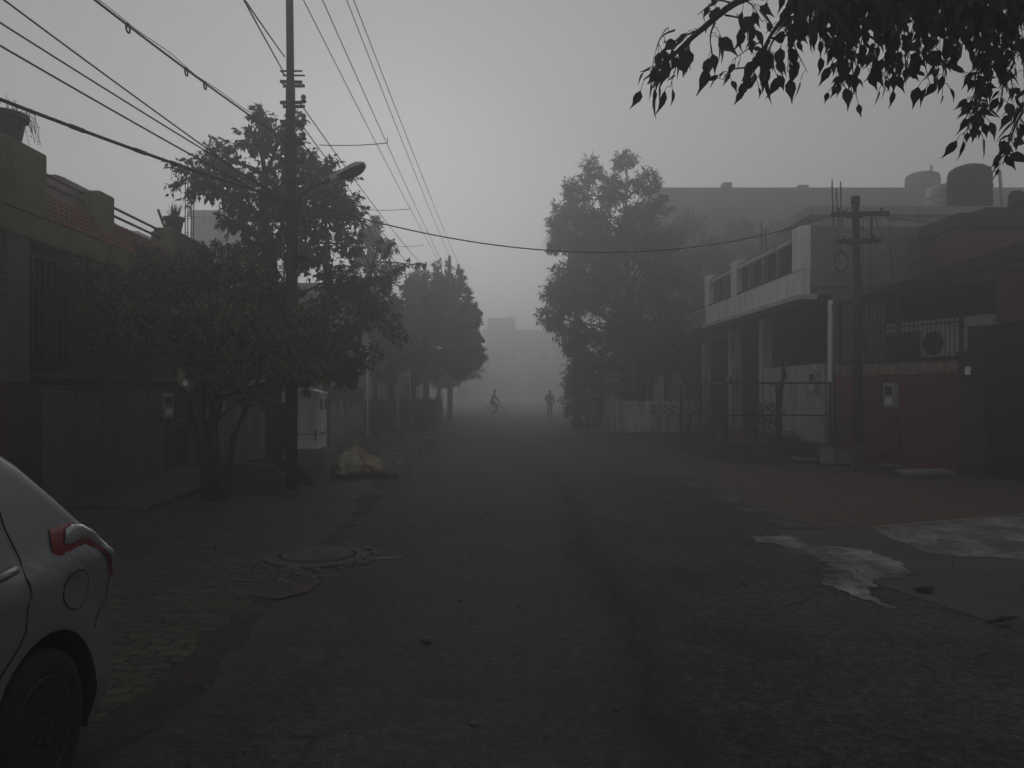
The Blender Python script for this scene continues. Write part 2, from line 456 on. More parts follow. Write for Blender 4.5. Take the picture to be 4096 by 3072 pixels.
def whitewash():
    """lime-washed wall with a dark mossy band above that runs down in pointed drips"""
    m, t, b, out = nt('drip_stained_whitewash'); g = NG(t); co = g.coords()
    sep = g.n('ShaderNodeSeparateXYZ', i_0=co)
    drip = g.math('MULTIPLY', g.math('PINGPONG', g.math('ADD', sep.outputs[1], g.math('MULTIPLY', g.noise(co, .8, 2), 1.6)), .55), .75)
    lim = g.math('ADD', g.math('ADD', drip, .92), g.math('MULTIPLY', g.noise(co, 6, 5), .28))
    d = g.math('SUBTRACT', sep.outputs[2], lim)
    top = g.n('ShaderNodeMapRange', i_0=d, i_1=-.06, i_2=.05).outputs[0]
    col = g.mix(g.ramp(g.noise(g.coords((3, 3, .4)), 2.0, 6), .4, .7), (.34, .33, .34), (.20, .195, .20))
    col = g.mix(top, col, (.07, .07, .072))
    low = g.n('ShaderNodeMapRange', i_0=g.math('ADD', sep.outputs[2], g.math('MULTIPLY', g.noise(co, 2.5, 5), .5)), i_1=.75, i_2=.3).outputs[0]
    col = g.mix(g.math('MULTIPLY', low, .7), col, (.09, .085, .08))
    g.set(b.inputs['Base Color'], col); b.inputs['Roughness'].default_value = .9
    g.set(b.inputs['Normal'], g.bump(g.noise(co, 25, 4), .3, .01))
    return m

def brickwall(name, c1, c2, mortar, bw=.23, bh=.075, stain=(.05, .045, .045), axis='x'):
    m, t, b, out = nt(name); g = NG(t); co = g.coords()
    sep = g.n('ShaderNodeSeparateXYZ', i_0=co)
    u = g.math('ADD', sep.outputs[0], sep.outputs[1])
    cmb = g.n('ShaderNodeCombineXYZ', i_0=u, i_1=sep.outputs[2])
    br = g.n('ShaderNodeTexBrick', i_0=cmb.outputs[0], i_Scale=1.0, i_Mortar_Size=.006, i_Bias=0, i_Brick_Width=bw, i_Row_Height=bh)
    br.inputs['Color1'].default_value = (*c1, 1); br.inputs['Color2'].default_value = (*c2, 1); br.inputs['Mortar'].default_value = (*mortar, 1)
    n = g.noise(g.coords((1.5, 1.5, .5)), 1.4, 6, .65); f = g.noise(co, 40, 3)
    col = g.mix(g.math('MULTIPLY', g.ramp(n, .42, .7), .6), br.outputs[0], stain)
    col = g.mix(.35, col, g.mix(g.ramp(f, .3, .7), (.6, .6, .6), (1.3, 1.3, 1.3)), 'MULTIPLY')
    g.set(b.inputs['Base Color'], col); b.inputs['Roughness'].default_value = .85
    g.set(b.inputs['Normal'], g.bump(g.math('SUBTRACT', f, br.outputs[1]), .4, .008))
    return m

def plain(name, c, rough=.5, metal=0, coat=0, spec=.4, trans=0):
    m, t, b, out = nt(name); g = NG(t)
    n = g.noise(g.coords(), 6, 4)
    g.set(b.inputs['Base Color'], g.mix(g.ramp(n, .3, .7), c, tuple(x * .82 for x in c)))
    b.inputs['Roughness'].default_value = rough; b.inputs['Metallic'].default_value = metal; b.inputs['Coat Weight'].default_value = coat
    b.inputs['Specular IOR Level'].default_value = spec; b.inputs['Transmission Weight'].default_value = trans
    return m

MA = {}
MA['asphalt'] = asphalt()
MA['pavers'] = pavers('interlocking_pavers', (.115, .104, .080), (.068, .062, .050), (.012, .011, .010), True, .24, .12, 0, (.070, .061, .047), .62)
MA['brickpave'] = pavers('red_brick_paving', (.165, .105, .084), (.095, .066, .056), (.022, .020, .019), False, .24, .12, R(8), (.085, .070, .060), .75)
MA['soil'] = M('brown_soil', (.100, .080, .062), (.052, .043, .036), 1.6, .95, .6, 22)
MA['gutter'] = M('gutter_concrete', (.110, .100, .094), (.060, .052, .048), 2.6, .85, .4, 30)
MA['drive'] = M('driveway_asphalt', (.085, .080, .078), (.048, .045, .044), .9, .8, .5, 45)
MA['patch'] = M('pale_cement_patch', (.36, .365, .345), (.20, .20, .185), 1.8, .85, .4, 26, stain=(.06, .058, .055), stain_amt=.75)
def worn(name, base):
    m = base; t = m.node_tree; g = NG(t); b = [n for n in t.nodes if n.type == 'BSDF_PRINCIPLED'][0]; out = [n for n in t.nodes if n.type == 'OUTPUT_MATERIAL'][0]
    n1 = g.math('ADD', g.math('MULTIPLY', g.noise(g.coords((1, .6, 1)), 1.5, 4, .55), .75), g.math('MULTIPLY', g.noise(g.coords((1, .5, 1)), 16, 3, .6), .25)); tr = g.n('ShaderNodeBsdfTransparent'); mx = g.n('ShaderNodeMixShader')
    g.set(mx.inputs[0], g.ramp(n1, .34, .60)); t.links.new(tr.outputs[0], mx.inputs[1]); t.links.new(b.outputs[0], mx.inputs[2]); t.links.new(mx.outputs[0], out.inputs[0])
    return m
MA['patch'] = worn('patch', MA['patch']); MA['soil_worn'] = worn('sw', M('dusty_soil', (.100, .082, .064), (.055, .046, .038), 1.6, .95, .6, 22)); MA['gutter_worn'] = worn('gw', M('worn_gutter', (.120, .112, .108), (.065, .058, .054), 2.6, .85, .4, 30))
MA['cement'] = M('raw_cement_render', (.27, .265, .265), (.18, .175, .175), .9, .9, .4, 24, stain=(.075, .072, .072))
MA['cement_dark'] = M('dark_cement', (.085, .085, .088), (.05, .05, .052), 1.4, .9, .4, 24)
MA['concrete'] = M('concrete', (.20, .20, .205), (.13, .13, .135), 1.5, .9, .4, 30)
MA['white'] = M('weathered_white_paint', (.86, .86, .87), (.74, .74, .75), 1.2, .75, .2, 18, stain=(.20, .20, .20), stain_amt=.45)
MA['white_dirty'] = M('grimy_white_paint', (.60, .60, .61), (.40, .40, .40), 1.4, .8, .3, 20, stain=(.12, .12, .12))
MA['grey_wall'] = M('grey_plaster', (.20, .20, .21), (.15, .15, .155), .7, .9, .2, 15)
MA['pale_wall'] = M('pale_plaster', (.40, .38, .39), (.30, .29, .30), .7, .9, .2, 15, stain=(.16, .155, .16))
MA['olive'] = M('olive_paint', (.185, .178, .078), (.115, .112, .055), 1.5, .8, .25, 22, stain=(.05, .05, .035), stain_amt=.5)
MA['tile'] = M('clay_roof_tile', (.27, .082, .066), (.165, .060, .052), 3.5, .75, .3, 30)
MA['stairhead'] = M('brick_red_plaster', (.17, .095, .075), (.12, .072, .06), 1.2, .9, .3, 18)
MA['pinkwall'] = M('brown_pink_plaster', (.15, .105, .098), (.09, .07, .066), 1.3, .9, .3, 20)
MA['granite'] = granite('speckled_granite', (.086, .092, .104))
MA['sandstone'] = M('red_sandstone', (.082, .040, .029), (.042, .025, .020), 1.8, .85, .4, 30)
MA['redwall'] = brickwall('dark_red_brick', (.185, .032, .028), (.150, .028, .024), (.12, .026, .022))
MA['redbrick'] = brickwall('red_brick', (.20, .068, .046), (.155, .052, .038), (.13, .07, .055))
MA['coping'] = M('mottled_tile_coping', (.30, .23, .185), (.17, .125, .10), 7, .6, .15, 12, lo=.42, hi=.55)
MA['black_steel'] = M('black_painted_steel', (.030, .031, .033), (.018, .019, .020), 6, .55, .2, 40)
MA['grey_steel'] = M('grey_painted_steel', (.075, .078, .082), (.050, .052, .054), 6, .5, .15, 40)
MA['rust_steel'] = M('rusty_steel', (.060, .042, .034), (.034, .028, .026), 3, .75, .4, 30, stretch=(1, 1, .4))
MA['rebar'] = M('rusted_rebar', (.05, .040, .037), (.03, .026, .025), 9, .85, .3, 40)
MA['pole_steel'] = M('dark_pole_paint', (.038, .037, .038), (.024, .023, .024), 3, .65, .3, 30, stretch=(1, 1, .4))
MA['cable'] = plain('cable_sheath', (.022, .022, .023), .6)
MA['fog_white'] = M('fog_toned_wall', (.72, .71, .72), (.62, .61, .62), .5, .9, .1, 12)  # far walls lightened close to the fog tone, haze put into the colour
MA['insul'] = plain('porcelain', (.06, .045, .04), .35)
MA['meter'] = M('grey_meter_plastic', (.33, .34, .33), (.26, .27, .26), 3, .55, .1, 20)
MA['meter_win'] = plain('dark_meter_glass', (.03, .032, .03), .25)
MA['cabinet'] = M('off_white_cabinet_paint', (.80, .79, .75), (.68, .67, .63), 2.2, .6, .15, 25, stain=(.14, .13, .115), stain_amt=.4)
MA['cabinet_roof'] = M('cabinet_roof_paint', (.70, .70, .68), (.56, .56, .54), 2.2, .6, .15, 25)
MA['paper'] = M('old_paper', (.74, .73, .70), (.60, .57, .54), 7, .8, .05, 14)
MA['paper_brown'] = M('brown_sticker', (.20, .145, .085), (.145, .105, .065), 6, .8, .05, 14)
MA['paper_tan'] = M('tan_board', (.23, .20, .155), (.145, .125, .10), 4, .8, .1, 12, lo=.45, hi=.6)
MA['sack'] = M('woven_sack', (.52, .48, .38), (.31, .285, .23), 5, .75, .5, 60, stain=(.19, .165, .12), stain_amt=.5)
MA['sack_y'] = M('yellow_sack', (.46, .39, .26), (.29, .25, .175), 5, .75, .5, 60)
MA['lamp_white'] = M('lamp_enamel', (.55, .55, .55), (.45, .45, .45), 4, .4, .05, 20)
MA['lamp_dark'] = plain('lamp_glass', (.045, .045, .047), .3)
MA['dark_void'] = M('dark_shade_fill', (.030, .029, .030), (.020, .020, .021), 1.5, .9, .1, 20)  # near-black: shade put into porch and recess walls; also the dark infill sheet
MA['gate_black'] = M('black_sheet_metal', (.018, .018, .020), (.012, .012, .013), 2, .55, .1, 20)
MA['tank_black'] = M('black_tank_plastic', (.018, .018, .019), (.012, .012, .013), 2, .95, .1, 20)
MA['tank_white'] = M('white_tank_plastic', (.50, .50, .51), (.40, .40, .41), 2, .55, .1, 20)
MA['pot'] = M('dark_green_pot', (.030, .045, .043), (.02, .03, .03), 4, .6, .1, 20)
MA['bark'] = M('bark', (.050, .042, .035), (.026, .023, .020), 5, .95, .9, 26, stretch=(1, 1, .3))
MA['bark_pale'] = M('pale_bark', (.11, .10, .09), (.06, .055, .05), 5, .95, .9, 26, stretch=(1, 1, .3))
MA['wood'] = M('weathered_wood', (.085, .060, .045), (.045, .034, .028), 4, .9, .6, 26, stretch=(1, 1, .25))
MA['leaf_bush'] = leafmat('bush_leaf', (.026, .032, .013), (.21, .205, .10), .3, .42)
MA['leaf_peepal'] = leafmat('peepal_leaf', (.022, .033, .015), (.068, .078, .038), .25)
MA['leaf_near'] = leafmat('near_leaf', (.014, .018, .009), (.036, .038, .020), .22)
MA['leaf_mango'] = leafmat('mango_leaf', (.028, .034, .022), (.105, .112, .075), .28)
MA['leaf_far'] = leafmat('far_leaf', (.028, .032, .022), (.055, .058, .040), .2)
MA['leaf_banana'] = leafmat('banana_leaf', (.055, .060, .032), (.070, .075, .040), .3)
MA['leaf_grass'] = leafmat('grass_blade', (.020, .030, .012), (.055, .070, .028), .2)
MA['leaf_aloe'] = leafmat('aloe_leaf', (.045, .050, .030), (.085, .082, .050), .15)
MA['netting'] = M('dark_green_netting', (.022, .024, .021), (.014, .016, .014), 2.5, .95, .4, 30)
MA['sand'] = M('red_sand', (.165, .105, .080), (.12, .078, .06), 3, .95, .4, 50)
MA['litter'] = M('pale_litter', (.50, .48, .46), (.25, .22, .19), 6, .8, .2, 20)
MA['deadleaf'] = leafmat('dead_leaf', (.035, .024, .016), (.11, .075, .045), .1)
MA['window'] = plain('dark_window_glass', (.045, .046, .05), .2)
MA['stone'] = M('grey_stone', (.15, .15, .145), (.09, .09, .088), 5, .9, .6, 25)

# ================================================================ ground
def wedge(y0, y1, xf, amp, seed, step=.15):
    rd = random.Random(seed); out = []; y = y0; a = b = 0
    while y < y1:
        a = a * .8 + rd.uniform(-amp, amp) * .5
        out.append((xf(y) + a, y)); y += step * (1 + max(0, y) * .03)
    out.append((xf(y1), y1))
    return out

sheet('ground', [(-300, -200), (300, -200), (300, 500), (-300, 500)], -.03, MA['soil'])
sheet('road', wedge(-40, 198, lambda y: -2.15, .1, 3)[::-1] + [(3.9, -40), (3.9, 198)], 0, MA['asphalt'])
# left: interlocking pavers up to the plinth, dirt beyond
sheet('left_pavement', [(-6.6, -30)] + [(p[0], p[1]) for p in wedge(-30, 15.2, lambda y: -1.78 - max(0, y - 12) * .05, .10, 5)] + ragged([(-1.95, 15.3), (-4.2, 16.4), (-6.6, 16.6)], .2, .1, 9)[:40] + [(-6.6, 16.6)], .004, MA['pavers'])
sheet('left_dust_strip', wedge(-30, 40, lambda y: -1.62, .13, 13) + wedge(-30, 40, lambda y: -1.92, .2, 15)[::-1], .0065, MA['soil_worn'])
sheet('left_verge', [(-9, 15.6), (-4.2, 15.6), (-2.0, 14.6)] + wedge(15.0, 60, lambda y: -1.85 + .004 * (y - 15), .2, 17) + [(-9, 60)], .006, MA['soil'])
# right: gutter, brick paving, verge and the driveway with its cement patches
sheet('right_gutter', wedge(9.2, 60, lambda y: 3.42, .05, 21) + wedge(9.2, 60, lambda y: 3.86, .06, 23)[::-1], .003, MA['gutter_worn'])
sheet('right_pavement', [(3.66, 9.25), (4.53, 9.38), (7.04, 10.4), (12, 12.4), (12, 20), (8.5, 18.6), (3.66, 18.6)], .002, MA['brickpave'])
sheet('right_verge', [(3.6, 18.3), (5.6, 18.3), (12, 18.6), (12, 60), (3.6, 60)], .005, MA['soil'])
sheet('driveway', ragged([(3.40, 9.30), (3.05, 8.2), (3.25, 6.6), (3.55, 5.2), (3.6, -20), (14, -20), (14, 13.0), (7.04, 10.36), (4.53, 9.34)], .3, .03, 25), .003, MA['drive'])
def gp(u, v):
    Y = EYE * F / (v - VV); return ((u - VU) * Y / F, Y)
k = 1796 / 2172
pa = [gp(2300 + x * k, 1700 + y * k) for x, y in [(838, 546), (930, 542), (1040, 534), (1072, 556), (1110, 578), (1180, 590), (1300, 596), (1400, 610), (1490, 636), (1560, 668), (1610, 700), (1600, 742), (1520, 738), (1450, 760), (1420, 800), (1470, 850), (1570, 896), (1500, 888), (1400, 850), (1300, 815), (1240, 785), (1190, 755), (1215, 738), (1275, 722), (1210, 695), (1215, 668), (1160, 640), (1115, 622), (1080, 632), (1030, 628), (990, 606), (1020, 594), (960, 575), (900, 570)]]
sheet('cement_patch_road', ragged(pa, .03, .045, 31), .009, MA['patch'])
pb = [gp(2300 + x * k, 1700 + y * k) for x, y in [(1436, 496), (1800, 466), (2172, 432), (2500, 402), (2700, 520), (2500, 640), (2172, 660), (2000, 640), (1850, 640), (1700, 622), (1650, 600), (1600, 575), (1540, 560), (1510, 540)]]
sheet('cement_patch_drive', ragged(pb, .06, .015, 33), .009, MA['patch'])
sheet('pale_drive_edge', [(4.50, 9.36), (7.02, 10.36), (10, 11.6), (10, 11.54), (7.04, 10.30), (4.53, 9.30)], .012, MA['coping'])
# ================================================================ LEFT SIDE
# ---------------------------------------------------------------- granite boundary wall and gate pillars of the first house
t = thing('boundary_wall', 'dark speckled granite boundary wall with thin pale top edge, behind the parked car', 'wall', (-6, 12.5, 0))
mb = MB().box(-6.22, -6.0, 10.5, 14.66, -.05, 1.66)
mb.build('granite_panel', MA['granite'], t, bevel=.008)
mb = MB()
for y in (11.42, 12.25, 13.1, 13.9): mb.box(-6.0, -5.994, y - .012, y + .012, 0, 1.64)
mb.build('panel_joint', MA['cement_dark'], t)
MB().box(-6.25, -5.97, 10.48, 14.66, 1.663, 1.70).build('coping', MA['gutter'], t, bevel=.006)
t = thing('gate_pillar', 'red sandstone pillar base with grey granite column on top, left edge of photo', 'pillar', (-6.2, 10.1, 0))
MB().box(-6.5, -5.94, 9.72, 10.49, -.05, 1.72).build('sandstone_base', MA['sandstone'], t, bevel=.015)
MB().box(-6.42, -6.0, 9.84, 10.3, 1.723, 3.6).build('granite_column', MA['granite'], t, bevel=.01)
t = thing('gate_pillar', 'narrow reddish pillar beside the iron gate, carrying a grey meter box', 'pillar', (-6.1, 14.83, 0))
MB().box(-6.25, -5.95, 14.67, 15.0, -.05, 1.74).build('shaft', MA['sandstone'], t, bevel=.012)
MB().box(-6.29, -5.92, 14.64, 15.03, 1.743, 1.80).build('cap', MA['sandstone'], t, bevel=.01)

def grille(name, label, x, y0, y1, z0, z1, step, seed):
    t = thing(name, label, 'grille', (x, (y0 + y1) / 2, z0))
    f = MB().bar((x, y0, z0), (x, y1, z0), .05, .05).bar((x, y0, z1), (x, y1, z1), .05, .05).bar((x, y0, z0 + .03), (x, y0, z1 - .03), .05, .05).bar((x, y1, z0 + .03), (x, y1, z1 - .03), .05, .05)
    f.build('frame', MA['grey_steel'], t)
    b = MB(); st = []; y = y0 + step; i = 0
    while y < y1 - .03:
        b.tube([(x, y, z0 + .02), (x, y, z1 - .02)], .010, 6, False)
        for z in ((.36, .92) if i % 2 == 0 else (.64,)):
            st.append((x + .006, y, z0 + z))
        y += step; i += 1
    bo = b.build('bars', MA['grey_steel'], t, smooth=True)
    for c in st: MB().sphere(c, .016, .016, .016, 6, 4).build('stud', MA['gutter'], bo, smooth=True)
    return t
grille('window_grille', 'tall grille of thin vertical bars with small pale studs above granite wall', -6.1, 10.4, 14.9, 1.84, 3.44, .15, 1)
t = thing('iron_gate', 'narrow iron bar gate between the red pillar and bushy tree trunk', 'gate', (-6.1, 15.6, .1))
f = MB()
for y in (15.06, 16.2): f.bar((-6.1, y, .12), (-6.1, y, 1.75), .05, .05)
for z in (.14, .95, 1.06, 1.72): f.bar((-6.1, 15.09, z), (-6.1, 16.17, z), .03, .04)
f.build('frame', MA['grey_steel'], t)
b = MB()
for i in range(9): b.tube([(-6.1, 15.17 + i * .115, .16), (-6.1, 15.17 + i * .115, .93)], .009, 6, False)
b.build('bars', MA['grey_steel'], t)
for i in range(8): MB().lathe([(.028, -.012), (.028, .012)], (-6.1, 15.2 + i * .125, 1.005), 8, rot=Matrix.Rotation(R(90), 3, 'Y')).build('ring', MA['grey_steel'], t)
MB().box(-6.13, -6.12, 15.1, 16.16, 1.08, 1.70).build('sheet_panel', MA['gate_black'], t)

def meter(label, origin, rotz, sx=.22, sy=.14, sz=.42, mat='meter'):
    t = thing('meter_box', label, 'meter box', origin)
    rm = Matrix.Translation(Vector(origin)) @ Matrix.Rotation(rotz, 4, 'Z')
    def bx(x0, x1, y0, y1, z0, z1): return MB().box(x0, x1, y0, y1, z0, z1, 0, rm)
    bx(-sx / 2, sx / 2, 0, sy, 0, sz).build('casing', MA[mat], t, bevel=.018)
    bx(-sx / 2 + .035, sx / 2 - .055, sy + .001, sy + .006, sz * .52, sz * .86).build('display_window', MA['meter_win'], t)
    bx(-sx / 2 + .04, sx / 2 - .06, sy + .001, sy + .006, sz * .14, sz * .40).build('cover_plate', MA['cabinet_roof'], t)
    bx(-sx / 2 - .006, sx / 2 + .006, -.002, .012, -.01, sz + .01).build('back_plate', MA['meter_win'], t)
    return t
# box on the granite wall, its face towards the street end of the camera
meter('grey electricity meter box on the left granite wall beside narrow red pillar', (-5.97, 14.42, 1.13), R(-120), .24, .15, .46)

# ---------------------------------------------------------------- first house (olive, clay tiled awning)
h = thing('house', 'low house with olive parapet blocks, red clay tile awning and steel rails', 'house', (-9, 13, 0))
m = MB().box(-13, -8.6, 6.5, 16.1, -.05, 3.56)
m.build('wall', MA['dark_void'], h)
MB().box(-12.9, -6.62, 6.52, 16.15, 3.563, 3.74).build('roof_slab', MA['cement_dark'], h)
MB().box(-6.6, -5.97, 6.5, 16.1, 3.6, 3.92).build('beam', MA['olive'], h, bevel=.02)
MB().box(-6.62, -5.95, 9.70, 10.62, 3.923, 4.79).build('parapet_block', MA['olive'], h, bevel=.025)
MB().box(-6.60, -6.22, 12.6, 13.1, 3.923, 4.83).build('parapet_block', MA['olive'], h, bevel=.025)
MB().box(-6.62, -6.24, 15.5, 15.95, 3.923, 4.85).build('parapet_block', MA['olive'], h, bevel=.05)
MB().box(-6.60, -6.42, 6.6, 9.68, 3.923, 4.5).build('parapet', MA['olive'], h)
MB().box(-6.25, -6.0, 15.75, 16.1, 0, 3.597).build('corner_column', MA['cement_dark'], h)
# tiled awning: overlapping courses of half-round tiles
tl = MB(); rd = random.Random(4)
nrow, pitch = 6, .15
y = 10.63
while y < 15.5:
    for r_ in range(nrow):
        a0 = r_ / nrow; a1 = (r_ + 1.22) / nrow
        j = rd.uniform(-.008, .008)
        rows = []
        for q in range(5):
            ang = pi * q / 4
            yy = y + pitch * (.5 - .5 * cos(ang)) ; bulge = .032 * sin(ang)
            row = []
            for s_ in (a0, a1):
                X = -6.52 + (.50) * (1 - s_) ; Z = 4.50 - .58 * (1 - s_)
                lift = .03 * (1 - (s_ - a0) / (a1 - a0)) 
                row.append((X + (bulge + lift) * .76 + j, yy, Z + (bulge + lift) * .65))
            rows.append(row)
        tl.grid(rows)
    y += pitch
tl.build('tile_awning', MA['tile'], h, smooth=False)
MB().prism([(-6.60, 3.925), (-6.0, 3.925), (-6.53, 4.5), (-6.60, 4.5)], 'y', 10.63, 15.49).build('awning_core', MA['tile'], h)
rl = MB()
for y0, y1 in ((10.6, 12.62), (13.08, 15.52)):
    for z in (4.78, 4.64): rl.tube([(-6.48, y0, z), (-6.48, y1, z)], .024, 8)
rl.build('rail', MA['rust_steel'], h, smooth=True)
MB().prism([(-9.6, 3.744), (-7.95, 3.744), (-7.95, 5.5), (-8.03, 5.66), (-8.2, 5.72), (-9.6, 5.72)], 'y', 14.9, 15.98).build('stair_head', MA['stairhead'], h, bevel=.03)

def flowerpot(label, x, y, z, r, hgt, kind, seed):
    t = thing('flower_pot', label, 'flower pot', (x, y, z))
    MB().lathe([(r * .62, 0), (r * .68, .02), (r * .9, hgt * .8), (r * 1.06, hgt * .82), (r * 1.08, hgt), (r * .95, hgt), (r * .9, hgt * .88), (.01, hgt * .86)], (x, y, z), 20).build('pot', MA['pot'], t, smooth=False, bevel=.006)
    rd = random.Random(seed); lv = []
    if kind == 'aloe':
        m = MB()
        for i in range(34):
            a = rd.uniform(0, 2 * pi); sp = rd.uniform(.1, 1); L = hgt * rd.uniform(.75, 1.15); r0 = r * .5 * rd.random()
            d = Vector((cos(a), sin(a), 0)); s = Vector((-sin(a), cos(a), 0)); pts = []
            for q in range(4):
                u = q / 3; wd = .022 * (1 - u) ** .7 + .001
                c = Vector((x, y, z + hgt * .86)) + d * (r0 + sp * L * .75 * u ** 1.4) + Vector((0, 0, L * u * (1.05 - .25 * sp * u)))
                pts.append([c - s * wd, c - d * wd * .4, c + s * wd])
            m.grid(pts)
        m.build('plant', MA['leaf_aloe'], t)
    else:
        m = MB()
        for i in range(70):
            a = rd.uniform(0, 2 * pi); r0 = r * rd.uniform(.5, 1.0); L = rd.uniform(.12, .4)
            c = Vector((x + cos(a) * r0, y + sin(a) * r0, z + hgt * .92)); d = Vector((cos(a), sin(a), 0)); up = rd.uniform(.0, .22)
            pts = []
            for q in range(6):
                u = q / 5
                pts.append(c + d * (.2 * L * u + .09 * u) + Vector((rd.uniform(-.02, .02), rd.uniform(-.02, .02), up * sin(u * 3) - L * u * u * .8)))
            m.tube(pts, .0035, 3, False)
            for p in pts[2:]:
                lv.append((p, rvec(rd), rvec(rd), rd.uniform(.02, .045), .015))
        for i in range(5):
            a = rd.uniform(0, 2 * pi)
            m.tube([(x + .1 * cos(a), y + .1 * sin(a), z + hgt * .9), (x + .16 * cos(a), y + .16 * sin(a), z + hgt * 1.2), (x + .13 * cos(a) , y + .2 * sin(a), z + hgt * 1.5)], .003, 3, False)
        m.build('stems', MA['wood'], t)
        leaves_obj('leaves', LEAF_LANCE, lv, MA['leaf_bush'], t)
    return t
flowerpot('dark flower pot of dry trailing plant on the olive parapet block, top left', -6.3, 10.25, 4.79, .27, .42, 'trail', 3)
flowerpot('dark green flower pot of spiky aloe on brown parapet beside steel rebar', -6.62, 16.55, 4.93, .21, .33, 'aloe', 4)

t = MB().tube([at(664, 925, 17.5), at(632, 838, 17.5)], .03, 8).build('bamboo_stick', MA['wood'], smooth=True)
tag(t, 'single leaning stick rising behind the rails of the tile awning', 'stick')

# ---------------------------------------------------------------- second house with rebar
h = thing('house', 'dull house with brown pink parapet behind the bushy tree and aloe pot', 'house', (-9.5, 19.5, 0))
MB().box(-13, -6.9, 16.3, 22.8, -.05, 3.5).build('wall', MA['cement_dark'], h)
MB().box(-12.95, -6.4, 16.28, 22.8, 3.503, 3.66).build('roof_slab', MA['cement'], h)
MB().prism([(16.3, 3.663), (18.3, 3.663), (18.3, 4.66), (17.85, 4.93), (16.3, 4.93)], 'x', -7.0, -6.42).build('parapet', MA['pinkwall'], h, bevel=.02)
MB().box(-6.9, -6.42, 18.303, 22.8, 3.663, 4.2).build('parapet', MA['cement'], h)
MB().box(-6.895, -6.86, 17.2, 18.4, .9, 2.2).build('window', MA['window'], h)
t = thing('rebar_cage', 'tall bare rebar cage with square ties sticking up beside aloe pot', 'rebar', (-6.75, 17.7, 4.2))
b = MB(); s = MB()
for i, (dx, dy) in enumerate(((0, 0), (.13, 0), (0, .15), (.13, .15))):
    b.tube([(-6.80 + dx, 17.62 + dy, 4.3), (-6.795 + dx, 17.62 + dy, 6.35 - .07 * (i % 2))], .011, 5)
for z in (5.15, 5.52, 6.05):
    MB().tube([(-6.82 + .085 + .10 * cos(a * pi / 5), 17.695 + .11 * sin(a * pi / 5), z + .01 * sin(a)) for a in range(11)], .006, 4, False).build('tie', MA['rebar'], t)
b.build('bars', MA['rebar'], t)

# dark boundary wall with blind arches, between tree trunk and pole
t = thing('boundary_wall', 'dark plaster wall with tall blind arches, behind lamp pole and cabinet', 'wall', (-6, 19.5, 0))
MB().box(-6.25, -6.05, 16.5, 23.0, -.05, 1.75).build('wall_face', MA['cement_dark'], t)
MB().box(-6.3, -6.0, 16.45, 23.0, 1.753, 1.82).build('coping', MA['cement_dark'], t)
for i in range(6):
    y0 = 16.7 + i * 1.05
    pts = [(-6.02, y0, 0), (-6.02, y0, 1.0)] + [(-6.02, y0 + .42 - .42 * cos(a * pi / 8), 1.0 + .5 * sin(a * pi / 8)) for a in range(9)] + [(-6.02, y0 + .84, 0)]
    MB().tube(pts, .045, 6).build('arch_moulding', MA['concrete'], t)

# low kerbed ramp crossing the drain, in front of pole
rp = []
prof = [(0, 0), (0, .40), (.15, .44), (.75, .44), (.95, .40), (1.1, .28), (1.22, .12), (1.36, 0)]
t = thing('drain_ramp', 'low dark concrete ramp kerb with pale rounded edge beside the lamp pole', 'ramp', (-3.7, 12.9, 0))
MB().prism([(-4.45 + p[0] * .98, p[1]) for p in prof], 'y', 12.75, 12.95).build('kerb_front', MA['cement_dark'], t, bevel=.015)
MB().prism([(-4.3 + p[0] * .95, p[1]) for p in prof], 'y', 13.75, 13.95).build('kerb_back', MA['cement_dark'], t, bevel=.015)
MB().prism([(-4.45, 0), (-4.45, .3), (-3.75, .3), (-3.2, .0)], 'y', 12.953, 13.747).build('ramp_slab', MA['cement_dark'], t)
t = MB().prism([(10.9, 0), (15.3, 0), (15.3, .16), (14.6, .16), (14.2, .08), (10.9, .05)], 'x', -5.995, -4.9).build('step', MA['cement_dark'], bevel=.02)
tag(t, 'low dark concrete step sloping along the foot of the granite wall', 'step')
t = MB().prism([(10.6, 0), (14.0, 0), (14.0, .13), (10.6, .06)], 'x', -4.895, -4.6).build('kerb', MA['cement_dark'], bevel=.02)
tag(t, 'dark crumbling kerb in front of the granite wall steps', 'kerb')

